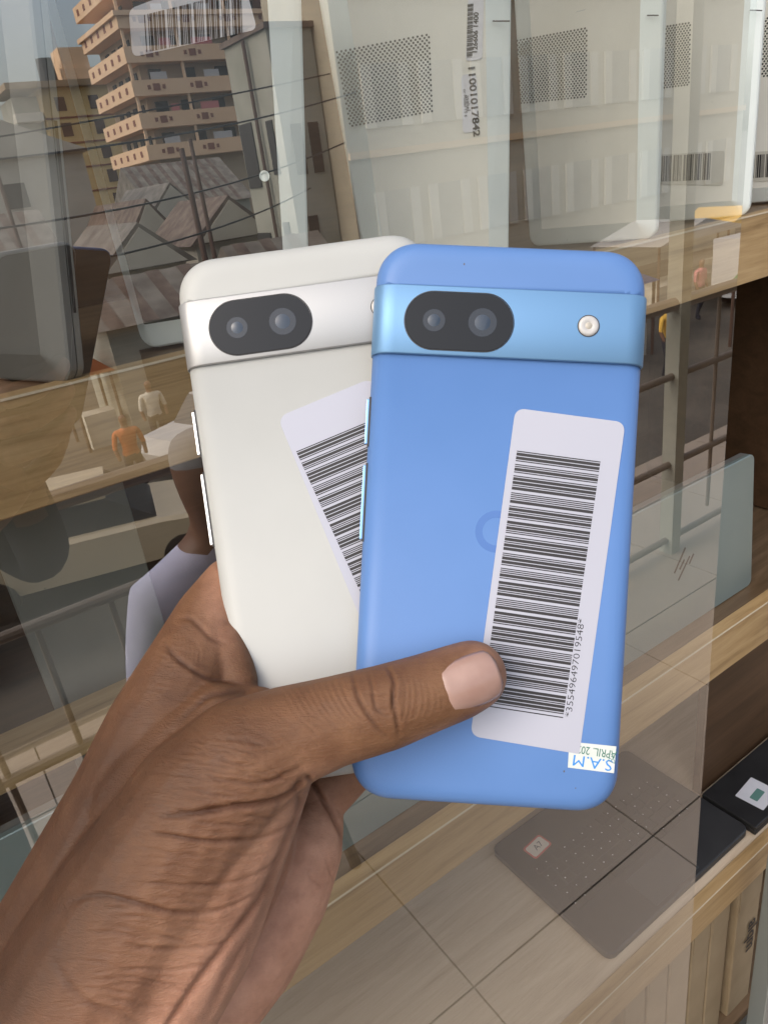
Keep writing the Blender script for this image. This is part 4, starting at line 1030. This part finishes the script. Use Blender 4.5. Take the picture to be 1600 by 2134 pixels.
walker(4.3, 15.6, M_pale, 'pedestrian in a white shirt walking near the orange stall, in the reflection')
walker(3.1, 13.4, M_or, 'pedestrian in an orange shirt beside the beige car, in the reflection')
walker(6.9, 16.0, M_bl, 'pedestrian in a blue shirt near the utility pole, in the reflection')
walker(19.5, 13.0, M_cloth, 'pedestrian in a red shirt near the white canopy, in the reflection')
walker(14.2, 10.2, M_lav if False else M_ye, 'pedestrian in a yellow shirt below the cream building, in the reflection')
# seated bystander with cap
J = {'pelvis': (VV(.50, 1.36, .36), (.15, .12)), 'belly': (VV(.51, 1.36, .55), (.15, .11)), 'chest': (VV(.51, 1.34, .76), (.16, .12)), 'neck': (VV(.50, 1.32, .91), (.055, .055)),
     'jaw': (VV(.49, 1.29, .99), (.07, .08)), 'head': (VV(.49, 1.30, 1.07), (.078, .095)), 'crown': (VV(.49, 1.31, 1.13), (.06, .07)),
     'shl': (VV(.33, 1.34, .80), .062), 'ell': (VV(.26, 1.30, .58), .05), 'hal': (VV(.24, 1.12, .48), .035), 'shr': (VV(.69, 1.34, .80), .062), 'elr': (VV(.72, 1.36, .58), .05), 'har': (VV(.56, 1.22, .48), .035),
     'hl': (VV(.42, 1.38, .34), .09), 'knl': (VV(.14, 1.20, .40), .07), 'fl': (VV(.12, 1.36, .08), .045), 'tl': (VV(.04, 1.30, .05), .04),
     'hr': (VV(.56, 1.40, .34), .09), 'knr': (VV(.32, 1.62, .40), .07), 'fr': (VV(.28, 1.70, .08), .045), 'tr': (VV(.20, 1.64, .05), .04)}
E_ = [('pelvis', 'belly'), ('belly', 'chest'), ('chest', 'neck'), ('neck', 'jaw'), ('jaw', 'head'), ('head', 'crown'), ('chest', 'shl'), ('shl', 'ell'), ('ell', 'hal'), ('chest', 'shr'), ('shr', 'elr'), ('elr', 'har'),
      ('pelvis', 'hl'), ('hl', 'knl'), ('knl', 'fl'), ('fl', 'tl'), ('pelvis', 'hr'), ('hr', 'knr'), ('knr', 'fr'), ('fr', 'tr')]
# the body sits in the mirrored street side, on a stool
pers = figure('person', J, E_, 'person in a grey cap and lavender shirt sitting on a stool, seen reflected', [
    (M_cap, lambda c: c.z > 1.165), (M_skin2, lambda c: c.z > .985), (M_skin2, lambda c: .51 < c.z < .62 and c.y > 2*GY - 1.24), (M_lav, lambda c: c.z > .53), (M_navy, lambda c: True)])
st = empty('stool', MR(.44, 1.38, 0)); thing(st, 'plain wooden stool under the seated person, in the reflection', 'stool')
part('seat', lambda b: tube(b, MR(.44, 1.38, .31), MR(.44, 1.38, .35), .16, n=20), M_woodd, st)
for a in (45, 135, 225, 315): part('leg', lambda b: tube(b, MR(.44 + .16*math.cos(math.radians(a)), 1.38 + .16*math.sin(math.radians(a)), 0), MR(.44 + .11*math.cos(math.radians(a)), 1.38 + .11*math.sin(math.radians(a)), .31), .016, n=8), M_woodd, st)
# the person holding the camera (dark clothes), standing behind the lens; left hand is the one in the picture

J = {'pelvis': ((-.24, -.44, .88), (.15, .11)), 'belly': ((-.24, -.44, 1.05), (.14, .11)), 'chest': ((-.24, -.42, 1.27), (.16, .12)), 'neck': ((-.23, -.41, 1.45), (.055, .055)),
     'jaw': ((-.21, -.37, 1.53), (.07, .08)), 'head': ((-.21, -.38, 1.61), (.078, .095)), 'crown': ((-.21, -.39, 1.67), (.06, .07)),
     'shl': ((-.42, -.41, 1.36), .06), 'ell': ((-.36, -.12, 1.13), .045), 'wrl': ((-.15, .07, 1.27), .032),
     'shr': ((-.05, -.41, 1.36), .06), 'elr': ((.10, -.33, 1.13), .045), 'wrr': ((.07, -.15, 1.42), .032), 'har': ((.04, -.11, 1.52), (.035, .02)),
     'hl': ((-.33, -.44, .82), .09), 'knl': ((-.34, -.42, .47), .065), 'fl': ((-.34, -.46, .08), .042), 'tl': ((-.35, -.32, .04), .04),
     'hr': ((-.15, -.44, .82), .09), 'knr': ((-.14, -.42, .47), .065), 'fr': ((-.14, -.46, .08), .042), 'tr': ((-.13, -.32, .04), .04)}
E_ = [('pelvis', 'belly'), ('belly', 'chest'), ('chest', 'neck'), ('neck', 'jaw'), ('jaw', 'head'), ('head', 'crown'), ('chest', 'shl'), ('shl', 'ell'), ('ell', 'wrl'), ('chest', 'shr'), ('shr', 'elr'), ('elr', 'wrr'), ('wrr', 'har'),
      ('pelvis', 'hl'), ('hl', 'knl'), ('knl', 'fl'), ('fl', 'tl'), ('pelvis', 'hr'), ('hr', 'knr'), ('knr', 'fr'), ('fr', 'tr')]
figure('person', J, E_, 'standing person in dark navy clothes taking the picture, seen only as a dark reflection', [
    (M_skin2, lambda c: c.z > 1.44 and c.y < -.2), (M_skin2, lambda c: c.y > -.22 and c.z > 1.2), (M_navy, lambda c: True)])
